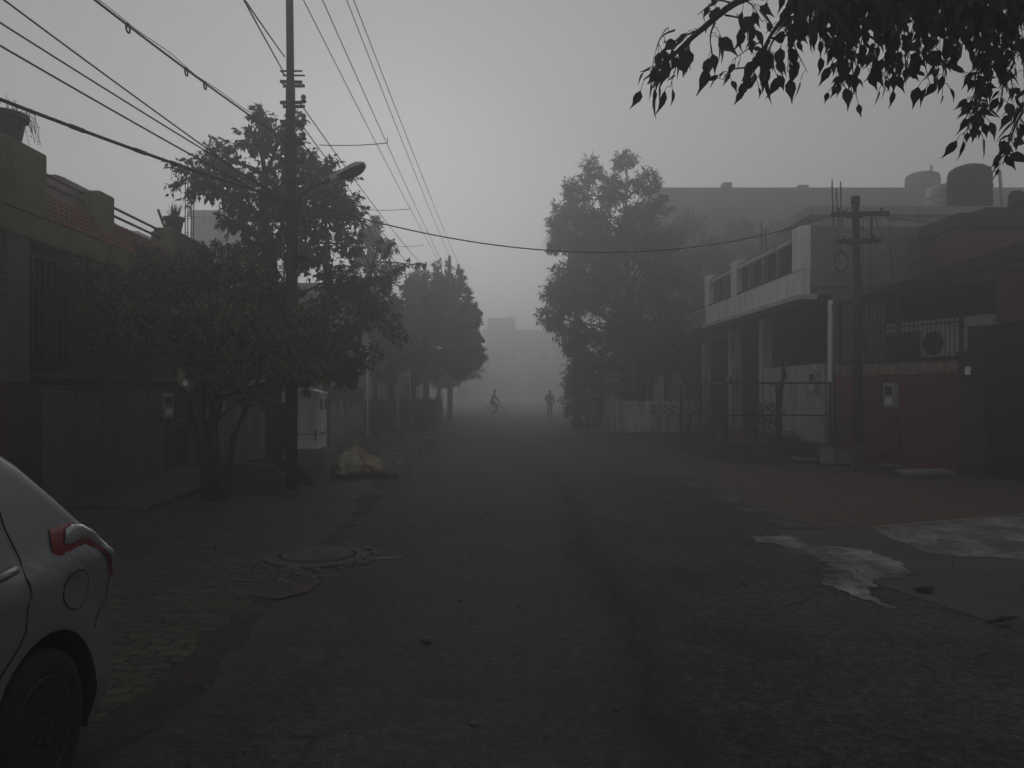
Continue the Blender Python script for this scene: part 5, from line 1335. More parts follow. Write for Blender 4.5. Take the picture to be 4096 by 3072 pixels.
# roof level structures
MB().box(10.0, 18.5, 24.2, 27.2, 4.063, 7.0).build('upper_storey', MA['pale_wall'], h)
MB().box(9.72, 18.6, 24.0, 27.4, 7.003, 7.27).build('upper_roof', MA['pale_wall'], h, bevel=.01)
MB().box(9.4, 10.0, 24.05, 27.3, 6.3, 6.42).build('sunshade', MA['white_dirty'], h)
MB().box(8.9, 9.6, 26.2, 27.2, 4.063, 5.6).build('stair_block', MA['white'], h)
MB().box(9.98, 9.997, 24.8, 25.6, 5.2, 6.2).build('window', MA['window'], h)
def tank(label, x, y, z, r, hh, mat, ribs):
    pr = [(r * .96, 0), (r, .03)]
    for i in range(ribs):
        z0 = .08 + (hh * .72) * i / ribs; dz = hh * .72 / ribs
        pr += [(r, z0), (r * 1.03, z0 + dz * .2), (r * 1.03, z0 + dz * .45), (r, z0 + dz * .65)]
    pr += [(r, hh * .80), (r * .93, hh * .89), (r * .70, hh * .955), (r * .42, hh * .975)]
    t = thing('water_tank', label, 'water tank', (x, y, z))
    MB().lathe(pr + [(.02, hh * .98)], (x, y, z), 32).build('shell', mat, t, smooth=True)
    MB().lathe([(r * .40, hh * .95), (r * .41, hh * .985), (r * .36, hh * 1.0), (.02, hh * 1.01)], (x, y, z), 24).build('lid', mat, t, smooth=True)
    return t
tank('big black ribbed water tank on the pale upper roof at right', at(3878, 800, 25.2).x, 25.2, 7.27, .63, 1.58, MA['tank_black'], 5)
tank('white ribbed water tank half hidden behind the big black tank', at(3800, 800, 26.4).x, 26.4, 7.27, .70, 1.30, MA['tank_white'], 4)
t = thing('standpipe', 'upright pipe with side arm standing beside the big black water tank', 'pipe', (at(4005, 800, 25).x, 25, 7.27))
pa_ = at(3998, 680, 25); pb_ = at(4012, 812, 25)
MB().tube([(pb_.x, 25, 7.27), (pa_.x, 25, pa_.z)], .05, 8).build('upright', MA['white_dirty'], t, smooth=True)
MB().tube([pa_ + Vector((0, 0, -.03)), at(3900, 690, 25.2)], .03, 8).build('side_arm', MA['white_dirty'], t, smooth=True)

def rebars(label, spots, z0, z1, Yr):
    t = thing('rebar_bundle', label, 'rebar', (spots[0], Yr, z0)); 
    for i, x in enumerate(spots):
        MB().tube([(x, Yr + .12 * (i % 2), z0), (x - .03 * (1 + i % 3) , Yr + .12 * (i % 2), z1 - .1 * ((i * 7) % 3))], .016, 6).build('bar', MA['rebar'], t)
    return t
rebars('group of four bare rebar rods on the white house parapet near right pole', [at(u, 900, 19.0).x for u in (3306, 3319, 3331, 3348)], 5.3, at(0, 738, 19.0).z, 18.62)
rebars('pair of bare rebar rods rising behind the white balcony rail', [at(u, 950, 23.6).x for u in (3050, 3058, 3074)], 4.1, at(0, 884, 23.6).z, 23.6)

# neighbour behind with the lower railed balcony
h = thing('house', 'pale neighbour house with low railed balcony beyond the white house', 'house', (10, 33, 0))
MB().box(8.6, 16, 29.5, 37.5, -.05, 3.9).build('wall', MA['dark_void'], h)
MB().box(8.0, 16, 29.45, 37.5, 3.903, 4.12).build('floor_slab', MA['pinkwall'], h)
MB().box(8.0, 8.15, 29.45, 34, 4.123, 4.75).build('balcony_band', MA['white_dirty'], h)
MB().box(7.99, 8.1, 29.45, 34, 4.78, 4.84).build('hand_rail', MA['grey_steel'], h)
MB().box(8.1, 8.35, 29.9, 30.15, -.05, 3.9).build('column', MA['white_dirty'], h)
MB().box(8.1, 8.35, 33.5, 33.75, -.05, 3.9).build('column', MA['white_dirty'], h)

# ---------------------------------------------------------------- steel mesh enclosure
t = MB().box(5.36, 5.56, 18.2, 22.7, -.03, .37).box(5.563, 8.3, 18.2, 18.4, -.03, .37).build('enclosure_kerb', MA['cement_dark'], bevel=.012)
tag(t, 'low dark concrete kerb carrying the black mesh fence', 'kerb')
t = thing('mesh_fence', 'black steel mesh fence round the porch garden of white house', 'fence', (5.46, 18.3, .37))
ps = [(5.46, 18.3), (5.46, 19.4), (5.46, 20.5), (5.46, 21.6), (5.46, 22.6), (6.65, 18.3), (7.88, 18.3)]
for i, (x, y) in enumerate(ps):
    w_ = .05 if i == 0 else .025
    MB().box(x - w_, x + w_, y - w_, y + w_, .37, 1.84).build('post', MA['black_steel'], t)
def panel(a, b):
    r_ = MB()
    for z in (.40, .95 + .12, 1.82): r_.bar((*a, z), (*b, z), .035, .035 if z != 1.82 else .05)
    r_.build('rail', MA['black_steel'], t)
    m = MB(); A_ = Vector((*a, 0)); B_ = Vector((*b, 0)); L = (B_ - A_).length; n_ = int(L / .06)
    for i in range(1, n_):
        p = A_.lerp(B_, i / n_); m.tube([p + Vector((0, 0, .42)), p + Vector((0, 0, 1.8))], .0028, 3, False)
    for i in range(1, 24):
        z = .42 + 1.38 * i / 24; m.tube([A_ + Vector((0, 0, z)), B_ + Vector((0, 0, z))], .0028, 3, False)
    m.build('mesh_panel', MA['black_steel'], t)
panel((5.46, 18.3), (5.46, 22.6)); panel((5.46, 18.3), (7.88, 18.3))
# sand heap, bare sapling and plants inside
rr = random.Random(3); rows = []
for i in range(9):
    u = i / 8; rows.append([Vector((6.35 + (1 - u) * .75 * cos(2 * pi * q_ / 22) * (1 + rr.uniform(-.1, .1)) , 19.9 + (1 - u) * .6 * sin(2 * pi * q_ / 22), -.02 + .78 * u ** .85 + rr.uniform(0, .02))) for q_ in range(22)])
o = MB().grid(rows, 0, True).add(rows[-1], [tuple(range(22))]).build('sand_heap', MA['sand'], smooth=True); tag(o, 'heap of reddish sand inside the black mesh fence', 'sand heap')
t = thing('bare_sapling', 'bare crooked sapling stem standing inside the mesh fence', 'sapling', at(3118, 1760, 19.4))
Yq = 19.4; P = [at(3120, 1765, Yq), at(3118, 1640, Yq), at(3122, 1560, Yq), at(3138, 1500, Yq), at(3128, 1450, Yq), at(3118, 1400, Yq), at(3108, 1368, Yq)]
P[0].z = -.05
MB().tube(P, [.07, .06, .06, .06, .04, .03, .02], 8).build('trunk', MA['bark'], t, smooth=True)
m = MB(); m.tube([P[2], at(3090, 1540, Yq), at(3075, 1535, Yq)], .012, 5); m.tube([P[3], at(3150, 1515, Yq)], .02, 5); m.build('twig', MA['bark'], t)
for i, (c, r, n_, lab) in enumerate((((3080, 1650), .35, 150, 'small dark shrub inside the mesh fence, left of the bare sapling'), ((3160, 1760), .28, 160, 'low dark shrub at the foot of the bare sapling inside the fence'), ((3040, 1700), .4, 160, 'dark bushy plant inside the fence, behind the sand heap'))):
    s_ = thing('shrub', lab, 'shrub', (at(c[0], 0, 19.8).x, 19.8, 0)); rd = random.Random(60 + i); lv = []; sm = MB(); b0 = Vector((at(c[0], 0, 19.8).x, 19.8, -.03)); cc = at(c[0], c[1], 19.8)
    for j in range(12):
        e = cc + rvec(rd) * r; sm.tube([b0, b0.lerp(e, .5) + rvec(rd) * .05, e], [.012, .008, .004], 4)
    for j in range(n_):
        p = cc + rvec(rd) * r; L = rd.uniform(.06, .13); lv.append((p, rvec(rd) + Vector((0, 0, -.3)), rvec(rd), L, L * .5))
    sm.build('stems', MA['bark'], s_); leaves_obj('leaves', LEAF_LANCE, lv, MA['leaf_mango'], s_)
meter('white electricity meter box on the half wall behind the mesh fence', (7.99, 19.35, 1.62), R(105), .24, .14, .50, 'tank_white')
meter('small pale meter box by the far porch column behind the mesh fence', (7.92, 25.6, 1.75), R(105), .22, .14, .42, 'tank_white')

# ---------------------------------------------------------------- low jali wall beyond
t = thing('garden_wall', 'low dirty white garden wall with checkered openings under the big tree', 'wall', (6, 30, 0))
wl = MB(); xs = 6.05
rows_z = [(1.14, 1.02), (1.02, .90), (.90, .78), (.78, .66)]
wl.box(4.85, xs, 29.7, 29.9, -.05, 1.28)
wl.box(xs, 8.2, 29.7, 29.9, -.05, .66); wl.box(xs, 8.2, 29.7, 29.9, 1.14, 1.28)
for r_, (zt, zb) in enumerate(rows_z):
    x = xs + (.0 if r_ % 2 == 0 else .20); 
    if r_ % 2: wl.box(xs, x, 29.7, 29.9, zb, zt)
    while x < 8.1:
        wl.box(min(x + .2, 8.2), min(x + .4, 8.2), 29.7, 29.9, zb, zt); x += .4
wl.build('wall_face', MA['jali'], t)
MB().box(4.85, 5.05, 29.903, 36, -.05, 1.25).build('side_wall', MA['jali'], t)
MB().box(4.6, 8.3, 28.9, 29.65, -.05, .12).build('footing', MA['cement_dark'], t, bevel=.04)

# ---------------------------------------------------------------- large grey building behind
h = thing('building', 'large plain grey building with flat roofline behind the trees at right', 'building', (22, 52, 0))
zt = at(0, 768, 48).z
MB().box(9.6, 42, 48, 62, -.05, zt).build('wall', MA['grey_wall'], h)
MB().box(9.45, 42, 47.9, 48.15, zt + .003, zt + .25).build('parapet_cap', MA['grey_wall'], h)
MB().box(at(2890, 0, 48).x, at(2925, 0, 48).x, 47.8, 48.4, zt + .253, zt + .55).build('parapet_lump', MA['grey_wall'], h)
MB().box(at(3195, 0, 48).x, at(3232, 0, 48).x, 47.9, 48.4, zt + .253, zt + .42).build('parapet_lump', MA['grey_wall'], h)
for f_ in range(3):
    for i in range(5):
        x = 12.5 + i * 4.2; MB().box(x, x + 1.6, 47.96, 47.998, 2 + f_ * 3.6, 3.6 + f_ * 3.6).build('window', MA['grey_wall'], h)
tank('faint dark water tank on the far grey building roofline', at(3690, 0, 50).x, 50, zt, 1.0, 1.75, MA['tank_black'], 4)
for lab, u, v1 in (('tall faint mast pipe rising behind the far dark water tank', 3743, 652), ('shorter faint mast pipe right of the taller one on the far roof', 3762, 680)):
    p = at(u, 760, 50); tag(MB().tube([(p.x, 50.5, zt), (p.x, 50.5, at(0, v1, 50).z)], .09, 6).build('mast_pipe', MA['cement'], smooth=True), lab, 'pipe')
p = at(3632, 0, 49); tag(MB().tube([(p.x, 49, zt), (p.x, 49, at(0, 722, 49).z), (p.x + .7, 49, at(0, 722, 49).z)], .05, 6).build('tank_pipe', MA['cement'], smooth=True), 'thin bent pipe at the left of the far dark water tank', 'pipe')

# ---------------------------------------------------------------- big tree and its neighbours
rdp = random.Random(77); cl = []
for (u, v, r, n_) in ((2500, 640, .55, 30), (2360, 690, .75, 40), (2300, 770, .75, 46), (2450, 760, .95, 70), (2590, 730, .65, 36), (2240, 860, .7, 42), (2380, 880, 1.0, 74), (2550, 870, 1.0, 80), (2640, 820, .5, 22), (2440, 1000, 1.1, 90), (2600, 1000, 1.0, 84), (2330, 1060, .9, 60),
                      (2260, 1200, .95, 74), (2420, 1180, 1.2, 100), (2580, 1180, 1.2, 100), (2300, 1330, .85, 66), (2450, 1350, 1.1, 90), (2600, 1350, 1.1, 90), (2200, 1270, .6, 40), (2230, 980, .45, 26), (2700, 1250, .9, 66), (2720, 1100, .8, 60), (2400, 1450, .8, 50), (2560, 1470, .9, 56), (2700, 1400, .9, 60), (2500, 1550, .6, 24), (2340, 1450, .7, 44), (2300, 1400, .6, 34), (2520, 930, 1.0, 60), (2360, 1130, .9, 60), (2500, 1270, 1.0, 70), (2240, 920, .55, 36), (2300, 960, .75, 50), (2270, 1080, .7, 50), (2220, 1170, .6, 40), (2380, 980, .9, 60), (2680, 950, .7, 44), (2300, 860, .6, 36), (2440, 1090, 1.0, 70), (2640, 1100, .9, 60), (2310, 1500, .55, 40), (2290, 1560, .45, 30)):
    cl.append((at(u, v, 33.5 + rdp.uniform(-1.6, 1.6)), (r * rdp.uniform(.85, 1.12), r * 1.1, r * rdp.uniform(.8, 1.05)), int(n_ * .9)))
b0 = at(2560, 1570, 33.5)
tree('big_tree', 'largest dense tree with drooping leaves rising high above the checkered wall', 'tree', (b0.x, 33.5, 0),
     [(b0.x, 33.5, -.1, .30), (b0.x + .05, 33.5, 2.0, .24), (b0.x - .2, 33.5, 4.0, .2), (b0.x - .5, 33.5, 6.0, .15), (b0.x - .6, 33.5, 8.4, .09), (b0.x - .6, 33.5, 9.8, .05)],
     cl, dict(L=.25, W=.34, n=16, droop=.6), (MA['bark'], MA['leaf_mango']), 78, twig_r=.012, tpl=LEAF_LANCE, limb_r=.075)
for i, (u, Yq, lab, sp) in enumerate(((2680, 40, 'hazier broad tree right of the big tree, in front of grey building', ((2650, 960, 1.1), (2760, 900, .9), (2720, 1080, 1.4), (2840, 1020, 1.1), (2640, 1150, 1.3), (2820, 1180, 1.4), (2720, 1300, 1.4))), (2920, 42, 'faint tree crown behind the white balcony', ((2880, 1000, 1.1), (2960, 930, 1.0), (3040, 1020, 1.2), (2950, 1110, 1.4), (3080, 930, .7), (3120, 1050, 1.1))))):
    b0 = at(u, 1570, Yq); cl = [(at(a_, b_, Yq + rdp.uniform(-1, 1)), (r, r, r * .9), int(46 * r)) for a_, b_, r in sp]
    tree('broad_tree', lab, 'tree', (b0.x, Yq, 0), [(b0.x, Yq, -.1, .25), (b0.x, Yq, 2.5, .2), (b0.x + .2, Yq, 5, .14)], cl, dict(L=.3, W=.4, n=14, droop=.5), (MA['bark'], MA['leaf_far']), 80 + i, twig_r=.014, tpl=LEAF_LANCE, limb_r=.08)
for i, (u, Yq, r0, lab) in enumerate(((2530, 31.2, .13, 'slender tree trunk behind the low wall, leftmost of the row'), (2600, 31.5, .15, 'brownish tree trunk behind the low wall, middle of the row'), (2665, 31.8, .14, 'tree trunk behind the low wall, nearest the mesh fence'))):
    b0 = at(u, 1570, Yq)
    cl = [(at(u + dx, v, Yq + rdp.uniform(-.5, .5)), (r, r, r), int(50 * r)) for dx, v, r in ((-50, 1420, .7), (30, 1390, .8), (0, 1330, .8), (50, 1460, .5))]
    tree('street_tree', lab, 'tree', (b0.x, Yq, 0), [(b0.x, Yq, -.1, r0), (b0.x + .03, Yq, 1.6, r0 * .9), (b0.x, Yq, 3.0, r0 * .8)], cl, dict(L=.2, W=.4, n=11, droop=.7), (MA['bark_pale'], MA['leaf_mango']), 90 + i, twig_r=.01, tpl=LEAF_LANCE, limb_r=.05)
# hazy shrubs along the right verge far away
for i, (u, Yq, lab) in enumerate(((2330, 56, 'hazy far tree on the right verge behind the standing person'), (2420, 46, 'hazy low tree on the right verge between person and low wall'))):
    b0 = at(u, 1570, Yq)
    cl = [(at(u + dx, v, Yq), (r, r, r * .9), 44) for dx, v, r in ((-40, 1500, 1.1), (40, 1460, 1.2), (80, 1540, 1.1), (0, 1570, 1.0), (-60, 1590, .8), (60, 1600, 1.0))]
    tree('street_tree', lab, 'tree', (b0.x, Yq, 0), [(b0.x, Yq, -.1, .14), (b0.x, Yq, 1.2, .12), (b0.x, Yq, 2.4, .08)], cl, dict(L=.28, W=.45, n=11, droop=.4), (MA['bark'], MA['leaf_far']), 100 + i, twig_r=.012, tpl=LEAF_LANCE, limb_r=.06)

b0 = at(2345, 1570, 34.6)
tree('roadside_shrub', 'dark leafy roadside shrub under the left side of the big tree', 'shrub', (b0.x, 34.6, 0), [(b0.x, 34.6, -.1, .07), (b0.x + .05, 34.6, .5, .06), (b0.x, 34.6, 1.0, .04)],
     [(at(u, v, 34.6 + rdp.uniform(-.4, .4)), (r, r, r * .9), int(60 * r + 8)) for u, v, r in ((2300, 1550, .5), (2370, 1530, .6), (2330, 1630, .55), (2410, 1620, .55), (2285, 1640, .4), (2330, 1470, .5), (2420, 1550, .5), (2310, 1690, .35), (2380, 1680, .4))],
     dict(L=.15, W=.42, n=14, droop=.3), (MA['bark'], MA['leaf_mango']), 130, twig_r=.008, tpl=LEAF_LANCE, limb_r=.03)
# fan palm left of the big tree
Yf = 36.0
t = thing('fan_palm', 'shaggy fan palm with drooping skirts of fronds at the left edge of big tree', 'palm', (at(2310, 1570, Yf).x, Yf, 0))
tx = at(2310, 0, Yf).x
MB().tube([(tx, Yf, -.1), (tx + .05, Yf, 3), (tx - .05, Yf, 6.5), (tx - .1, Yf, 8.8)], [.17, .15, .14, .12], 10).build('trunk', MA['bark_pale'], t, smooth=True)
rd = random.Random(14)
def frond(m, c, az, el, Ls, Lb):
    d = Vector((cos(az) * cos(el), sin(az) * cos(el), sin(el))); hub = c + d * Ls
    m.tube([c, c.lerp(hub, .5) + Vector((0, 0, .06)), hub], .012, 4)
    s = d.cross(Vector((0, 0, 1))).normalized(); n = s.cross(d)
    for i in range(26):
        a = (i / 25 - .5) * 3.7; b_ = d * cos(a) + s * sin(a); L = Lb * (1 - .18 * abs(a) / 1.85) * rd.uniform(.85, 1.1)
        P = []
        for q_ in range(4):
            u = q_ / 3; P.append(hub + b_ * L * u * (1 - .18 * u) + Vector((0, 0, -L * .75 * u ** 2.1)) + n * .0)
        sd = b_.cross(Vector((0, 0, 1))).normalized() * .022
        m.grid([[p - sd * (1 - .85 * u_), p + sd * (1 - .85 * u_)] for p, u_ in zip(P, (0, .33, .66, 1))])
for zc, nfr, lo_, hi_ in ((8.8, 18, -.3, .7), (6.9, 18, -.5, .2), (6.2, 12, -.8, -.1)):
    for i in range(nfr):
        m = MB(); frond(m, Vector((tx - .08, Yf, zc)), 2 * pi * i / nfr + rd.uniform(-.2, .2), rd.uniform(lo_, hi_), rd.uniform(.6, .95), rd.uniform(.95, 1.25))
        m.build('frond', MA['leaf_far'], t)

# ---------------------------------------------------------------- red wall, grille, red house
a = Vector((8.0, 18.28)); b = Vector((9.12, 15.35)); dr = (b - a).normalized(); nr = Vector((-dr.y, dr.x)); nr = nr if nr.x < 0 else -nr    # nr points to the road
def strip(p0, p1, back, front, z0, z1):
    P = [a + dr * p0 + nr * front, a + dr * p1 + nr * front, a + dr * p1 - nr * back, a + dr * p0 - nr * back]
    return MB().prism([(q_.x, q_.y) for q_ in P], 'z', z0, z1)
LW = (b - a).length
t = thing('boundary_wall', 'dark red brick boundary wall with mottled tile coping at right', 'wall', (8.5, 16.8, 0))
strip(0, LW, .22, 0, -.05, 1.97).build('wall_face', MA['redwall'], t, bevel=.008)
strip(-.02, LW, .24, .02, 1.973, 2.22).build('coping', MA['coping'], t, bevel=.01)
t = thing('gate_pillar', 'grey brown gate pillar between the red wall and dark gate', 'pillar', (9.3, 15.0, 0))
strip(LW + .003, LW + .55, .3, .05, -.05, 2.32).build('shaft', MA['sandstone'], t, bevel=.012)
strip(LW - .02, LW + .58, .33, .08, 2.323, 2.40).build('cap', MA['cement_dark'], t, bevel=.01)
p = a + dr * (LW + .22) + nr * .052
MB().cbox((p.x, p.y, 2.02), .012, .12, .16, Matrix.Rotation(math.atan2(nr.y, nr.x), 3, 'Z')).build('bell_plate', MA['white'], t)
pm = a + dr * 1.62
meter('pale grey meter box with two windows on the dark red brick wall', (pm.x, pm.y, 1.28), math.atan2(nr.y, nr.x) - R(90), .27, .17, .52)
cp = MB(); q0 = pm + nr * .03
cp.tube([(q0.x, q0.y, 1.28), (q0.x + .05, q0.y - .1, .9), (q0.x + .08, q0.y - .15, .5), (q0.x + .02, q0.y - .1, .3), (q0.x - .15, q0.y + .05, .18), (q0.x - .55, q0.y + .15, .03)], .014, 6)
tag(cp.build('loose_cable', MA['cable'], smooth=True), 'loose black cable hanging below the meter box on red wall', 'cable')
q1 = a + dr * 1.25 + nr * .35
tag(MB().tube([(q1.x - .25, q1.y + .1, .03), (q1.x + .35, q1.y - .1, .28)], .028, 7).build('wood_pole', MA['wood'], smooth=True), 'short dark wooden pole leaning near the foot of red wall', 'pole')
# grille above the coping
t = thing('window_grille', 'tall black bar grille above the red wall with slanting top frame', 'grille', (8.5, 16.8, 2.22))
f_ = MB(); bars = MB()
def wp(s_, z, off=-.1): q_ = a + dr * s_ + nr * off; return Vector((q_.x, q_.y, z))
def ztop(s_): return 3.60 + .10 * s_
for s_ in (.03, LW * .52, LW - .04): f_.bar(wp(s_, 2.22), wp(s_, ztop(s_)), .06, .06)
f_.bar(wp(0, 2.25), wp(LW, 2.25), .04, .05)
f_.bar(wp(0, 2.98), wp(LW, 2.99), .03, .03); f_.bar(wp(0, 3.10), wp(LW, 3.14), .02, .02)
f_.build('frame', MA['black_steel'], t)
s_ = .12
while s_ < LW - .05:
    bars.tube([wp(s_, 2.24), wp(s_, ztop(s_))], .0095, 5, False); s_ += .105
bars.build('bars', MA['black_steel'], t)
tb_ = MB()
tb_.add([wp(-.1, ztop(0) - .02, .03), wp(LW + 2.2, ztop(LW + 2.2), .03), wp(LW + 2.2, ztop(LW + 2.2) + .32, .03), wp(-.1, ztop(0) + .03, .03), wp(-.1, ztop(0) - .02, -.12), wp(LW + 2.2, ztop(LW + 2.2), -.12), wp(LW + 2.2, ztop(LW + 2.2) + .32, -.12), wp(-.1, ztop(0) + .03, -.12)],
        [(0, 1, 2, 3), (7, 6, 5, 4), (0, 4, 5, 1), (3, 2, 6, 7), (0, 3, 7, 4), (1, 5, 6, 2)])
tb_.build('top_beam', MA['black_steel'], t)
lt = MB(); s_ = .2
while s_ < LW + 2.1:
    z_ = ztop(s_) + .06 + .1 * s_ / LW; lt.bar(wp(s_, z_, .02), wp(s_, z_, -1.6), .02, .03); s_ += .16
for o_ in (-.5, -1.0, -1.6): lt.bar(wp(.1, ztop(0) + .10, o_), wp(LW + 2.1, ztop(LW + 2.1) + .22, o_), .03, .03)
lt.build('roof_grid', MA['black_steel'], t)
# AC unit
t = thing('air_conditioner', 'pale outdoor air conditioner unit with round dark fan behind the grille', 'air conditioner', wp(2.35, 2.32, -.55))
c0 = wp(2.35, 2.62, -.55); rz = Matrix.Rotation(math.atan2(dr.y, dr.x), 3, 'Z')
MB().cbox(c0, .86, .30, .58, rz).build('casing', MA['tank_white'], t, bevel=.015)
fn = rz @ Vector((0, 1, 0)); fn = fn if fn.x < 0 else -fn
fc = c0 + fn * .155 - Vector((dr.x, dr.y, 0)) * .12
rot = Vector((0, 0, 1)).rotation_difference(fn).to_matrix()
MB().lathe([(.245, 0), (.245, .006), (.01, .007)], fc, 28, rot=rot).build('fan_opening', MA['dark_void'], t)
gm = MB()
for r_ in (.06, .11, .16, .21, .245):
    gm.tube([fc + fn * .014 + rot @ Vector((r_ * cos(q_ * pi / 12), r_ * sin(q_ * pi / 12), 0)) for q_ in range(25)], .004, 4, False)
gm.build('fan_guard', MA['grey_steel'], t)
lg = MB(); lg.cbox(c0 - Vector((0, 0, .33)), .8, .3, .06, rz).build('bracket', MA['black_steel'], t)
# red house behind
h = thing('house', 'red brick house at the right edge with dark stepped parapet', 'house', (12, 16.5, 0))
MB().box(10.02, 16, 16.9, 18.3, -.05, 5.12).build('brick_wall', MA['redbrick'], h)
MB().box(9.95, 10.55, 16.8, 18.35, 5.123, 5.42).build('dark_coping', MA['cement_dark'], h)
MB().box(10.553, 16, 16.8, 18.35, 5.123, 5.54).build('dark_coping', MA['cement_dark'], h)
def hs(p0, p1, b0_, f0, z0, z1, nm, mt): strip(p0, p1, b0_, f0, z0, z1).build(nm, mt, h)
hs(.25, LW - .1, 1.45, -1.28, -.05, 2.98, 'front_wall', MA['cement_dark'])
hs(.25, LW - .1, 1.45, -1.28, 2.983, 3.20, 'pale_band', MA['white_dirty'])
hs(.25, LW - .1, 1.45, -1.28, 3.203, 3.9, 'shade_panel', MA['dark_void'])  # dark strip above the pale band, shade put into its colour
hs(LW + .3, LW + 4.5, .9, -.6, 2.95, 3.85, 'red_panel', MA['redbrick'])
hs(LW + .3, LW + 4.5, 3.5, -.9, 3.853, 4.0, 'porch_roof', MA['cement_dark'])
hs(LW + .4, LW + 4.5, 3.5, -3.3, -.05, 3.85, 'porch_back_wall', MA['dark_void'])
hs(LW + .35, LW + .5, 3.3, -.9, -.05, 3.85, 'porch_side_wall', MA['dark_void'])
t = thing('gate', 'tall black sheet metal gate in shadow at the right edge', 'gate', wp(LW + 1.5, 0, 0))
strip(LW + .6, LW + 1.9, .08, -.02, .06, 2.75).build('leaf', MA['gate_black'], t, bevel=.01)
strip(LW + 1.92, LW + 3.2, .08, -.02, .06, 2.75).build('leaf', MA['gate_black'], t, bevel=.01)
strip(LW + .62, LW + 3.2, .01, .02, 1.35, 1.41).build('rail', MA['gate_black'], t)
tag(MB().lathe([(.14, 0), (.16, .05), (.16, .28), (.11, .36), (.02, .37)], (at(4090, 0, 16.6).x + .07, 16.9, 5.54), 18).build('roof_drum', MA['cement_dark'], smooth=True), 'round topped dark drum on the red house parapet at right edge', 'drum')
# broken slabs at the base
def slab(label, c, sx, sy, sz, rot, mat):
    tag(MB().cbox(c, sx, sy, sz, rot).build('stone_slab', MA[mat], bevel=.018), label, 'slab')
E3 = lambda x, y, z: Matrix.Rotation(z, 3, 'Z') @ Matrix.Rotation(y, 3, 'Y') @ Matrix.Rotation(x, 3, 'X')
s0 = at(3300, 1835, 17.5)
slab('pale broken slab leaning upright at the left end of red wall', (s0.x + .02, 17.45, .20), .30, .08, .42, E3(-.45, 0, -.3), 'concrete')
slab('brown broken slab leaning behind the pale one by the pole foot', (s0.x + .32, 17.35, .17), .34, .10, .36, E3(-.5, 0, -.5), 'pinkwall')
slab('flat grey slab lying on the ground left of the leaning slabs', (s0.x - .25, 17.9, .08), .6, .4, .07, E3(.05, .08, .2), 'concrete')
s0 = gp(3570, 1872); slab('thin narrow slab lying at the foot of red wall', (s0[0], s0[1], .05), .5, .25, .06, E3(0, .04, -.2), 'concrete')
s0 = gp(3700, 1905); slab('broad flat slab bridging the drain in front of red wall', (s0[0] + .05, s0[1] + .1, .07), .95, .45, .07, E3(.05, -.03, -.15), 'cement')

# ---------------------------------------------------------------- right pole and its wires
rx, ry = 7.40, 16.0
t = thing('power_pole', 'short dark pole with two cross arms in front of the red wall', 'power pole', (rx, ry, 0))
MB().tube([(rx + .06, ry, -.1), (rx + .04, ry, 2.5), (rx, ry, 5.45)], [.10, .088, .078], 14).build('shaft', MA['pole_steel'], t, smooth=True)
MB().tube([(rx, ry, 5.42), (rx, ry, 5.57)], [.088, .084], 12).build('cap', MA['pole_steel'], t, smooth=True)
MB().tube([(rx + .06, ry, -.05), (rx + .055, ry, .55)], [.15, .105], 12).build('footing', MA['cement_dark'], t)
for v, u0, u1 in ((862, 3316, 3546), (970, 3340, 3515)):
    z = at(0, v, ry).z; b_ = MB().bar((at(u0, v, ry).x, ry - .1, z), (at(u1, v, ry).x, ry - .1, z + .02), .05, .09).build('crossarm', MA['black_steel'], t)
    for u in (u0 + 28, u1 - 30):
        s = MB(); spool(s, (at(u, v, ry).x, ry - .1, z + .04), .035, .1); s.build('insulator', MA['insul'], b_, smooth=True)
    MB().box(rx - .13, rx + .13, ry - .13, ry + .12, z - .03, z + .03).build('clamp', MA['black_steel'], t)
MB().lathe([(.055, -.03), (.035, -.01), (.055, .02), (.02, .03)], (rx + .14, ry - .1, at(0, 915, ry).z), 12, rot=Matrix.Rotation(R(90), 3, 'X')).build('spool', MA['meter'], t, smooth=True)
MB().tube([(rx + .28, ry - .1, at(0, 865, ry).z), (rx + .28, ry - .1, at(0, 965, ry).z)], .02, 6).build('strut', MA['black_steel'], t)
m = MB(); cc = at(3365, 1045, ry - .15)
for j in range(3): m.tube([cc + Vector((.14 * cos(q_ * pi / 9) + .01 * j, .02 * j, .20 * sin(q_ * pi / 9) - .01 * j)) for q_ in range(19)], .010, 5, False)
m.tube([cc + Vector((0, 0, .2)), at(3360, 975, ry - .1)], .01, 5); m.build('cable_coil', MA['cable'], t, smooth=True)
def wire(label, pts, r_=.008):
    P = [at(*p) for p in pts]; out = []
    for i in range(len(P) - 1):
        p0 = P[max(i - 1, 0)]; p1 = P[i]; p2 = P[i + 1]; p3 = P[min(i + 2, len(P) - 1)]
        for q_ in range(6):
            u = q_ / 6; out.append(.5 * ((2 * p1) + (p2 - p0) * u + (2 * p0 - 5 * p1 + 4 * p2 - p3) * u * u + (3 * p1 - p0 - 3 * p2 + p3) * u ** 3))
    out.append(P[-1]); tag(MB().tube(out, r_, 5).build('overhead_cable', MA['cable'], smooth=True), label, 'cable', 'drop wires of the right pole')
wire('short cable from upper cross arm of right pole over grey parapet to red house', [(3546, 862, 16), (3566, 880, 16.1), (3600, 877, 16.3), (3690, 888, 16.8), (3790, 894, 17.2), (3838, 890, 17.4)], .010)
wire('slack wire drooping from lower cross arm of right pole towards the red house', [(3500, 972, 16), (3520, 1010, 16), (3580, 1035, 16.2), (3660, 1043, 16.5), (3750, 1030, 16.8), (3840, 1005, 17.1)], .008)
wire('wire hanging straight down the grey wall right of the pole, then bending low', [(3562, 882, 16.2), (3558, 960, 16.5), (3570, 1060, 16.8), (3574, 1160, 17.3)], .007)
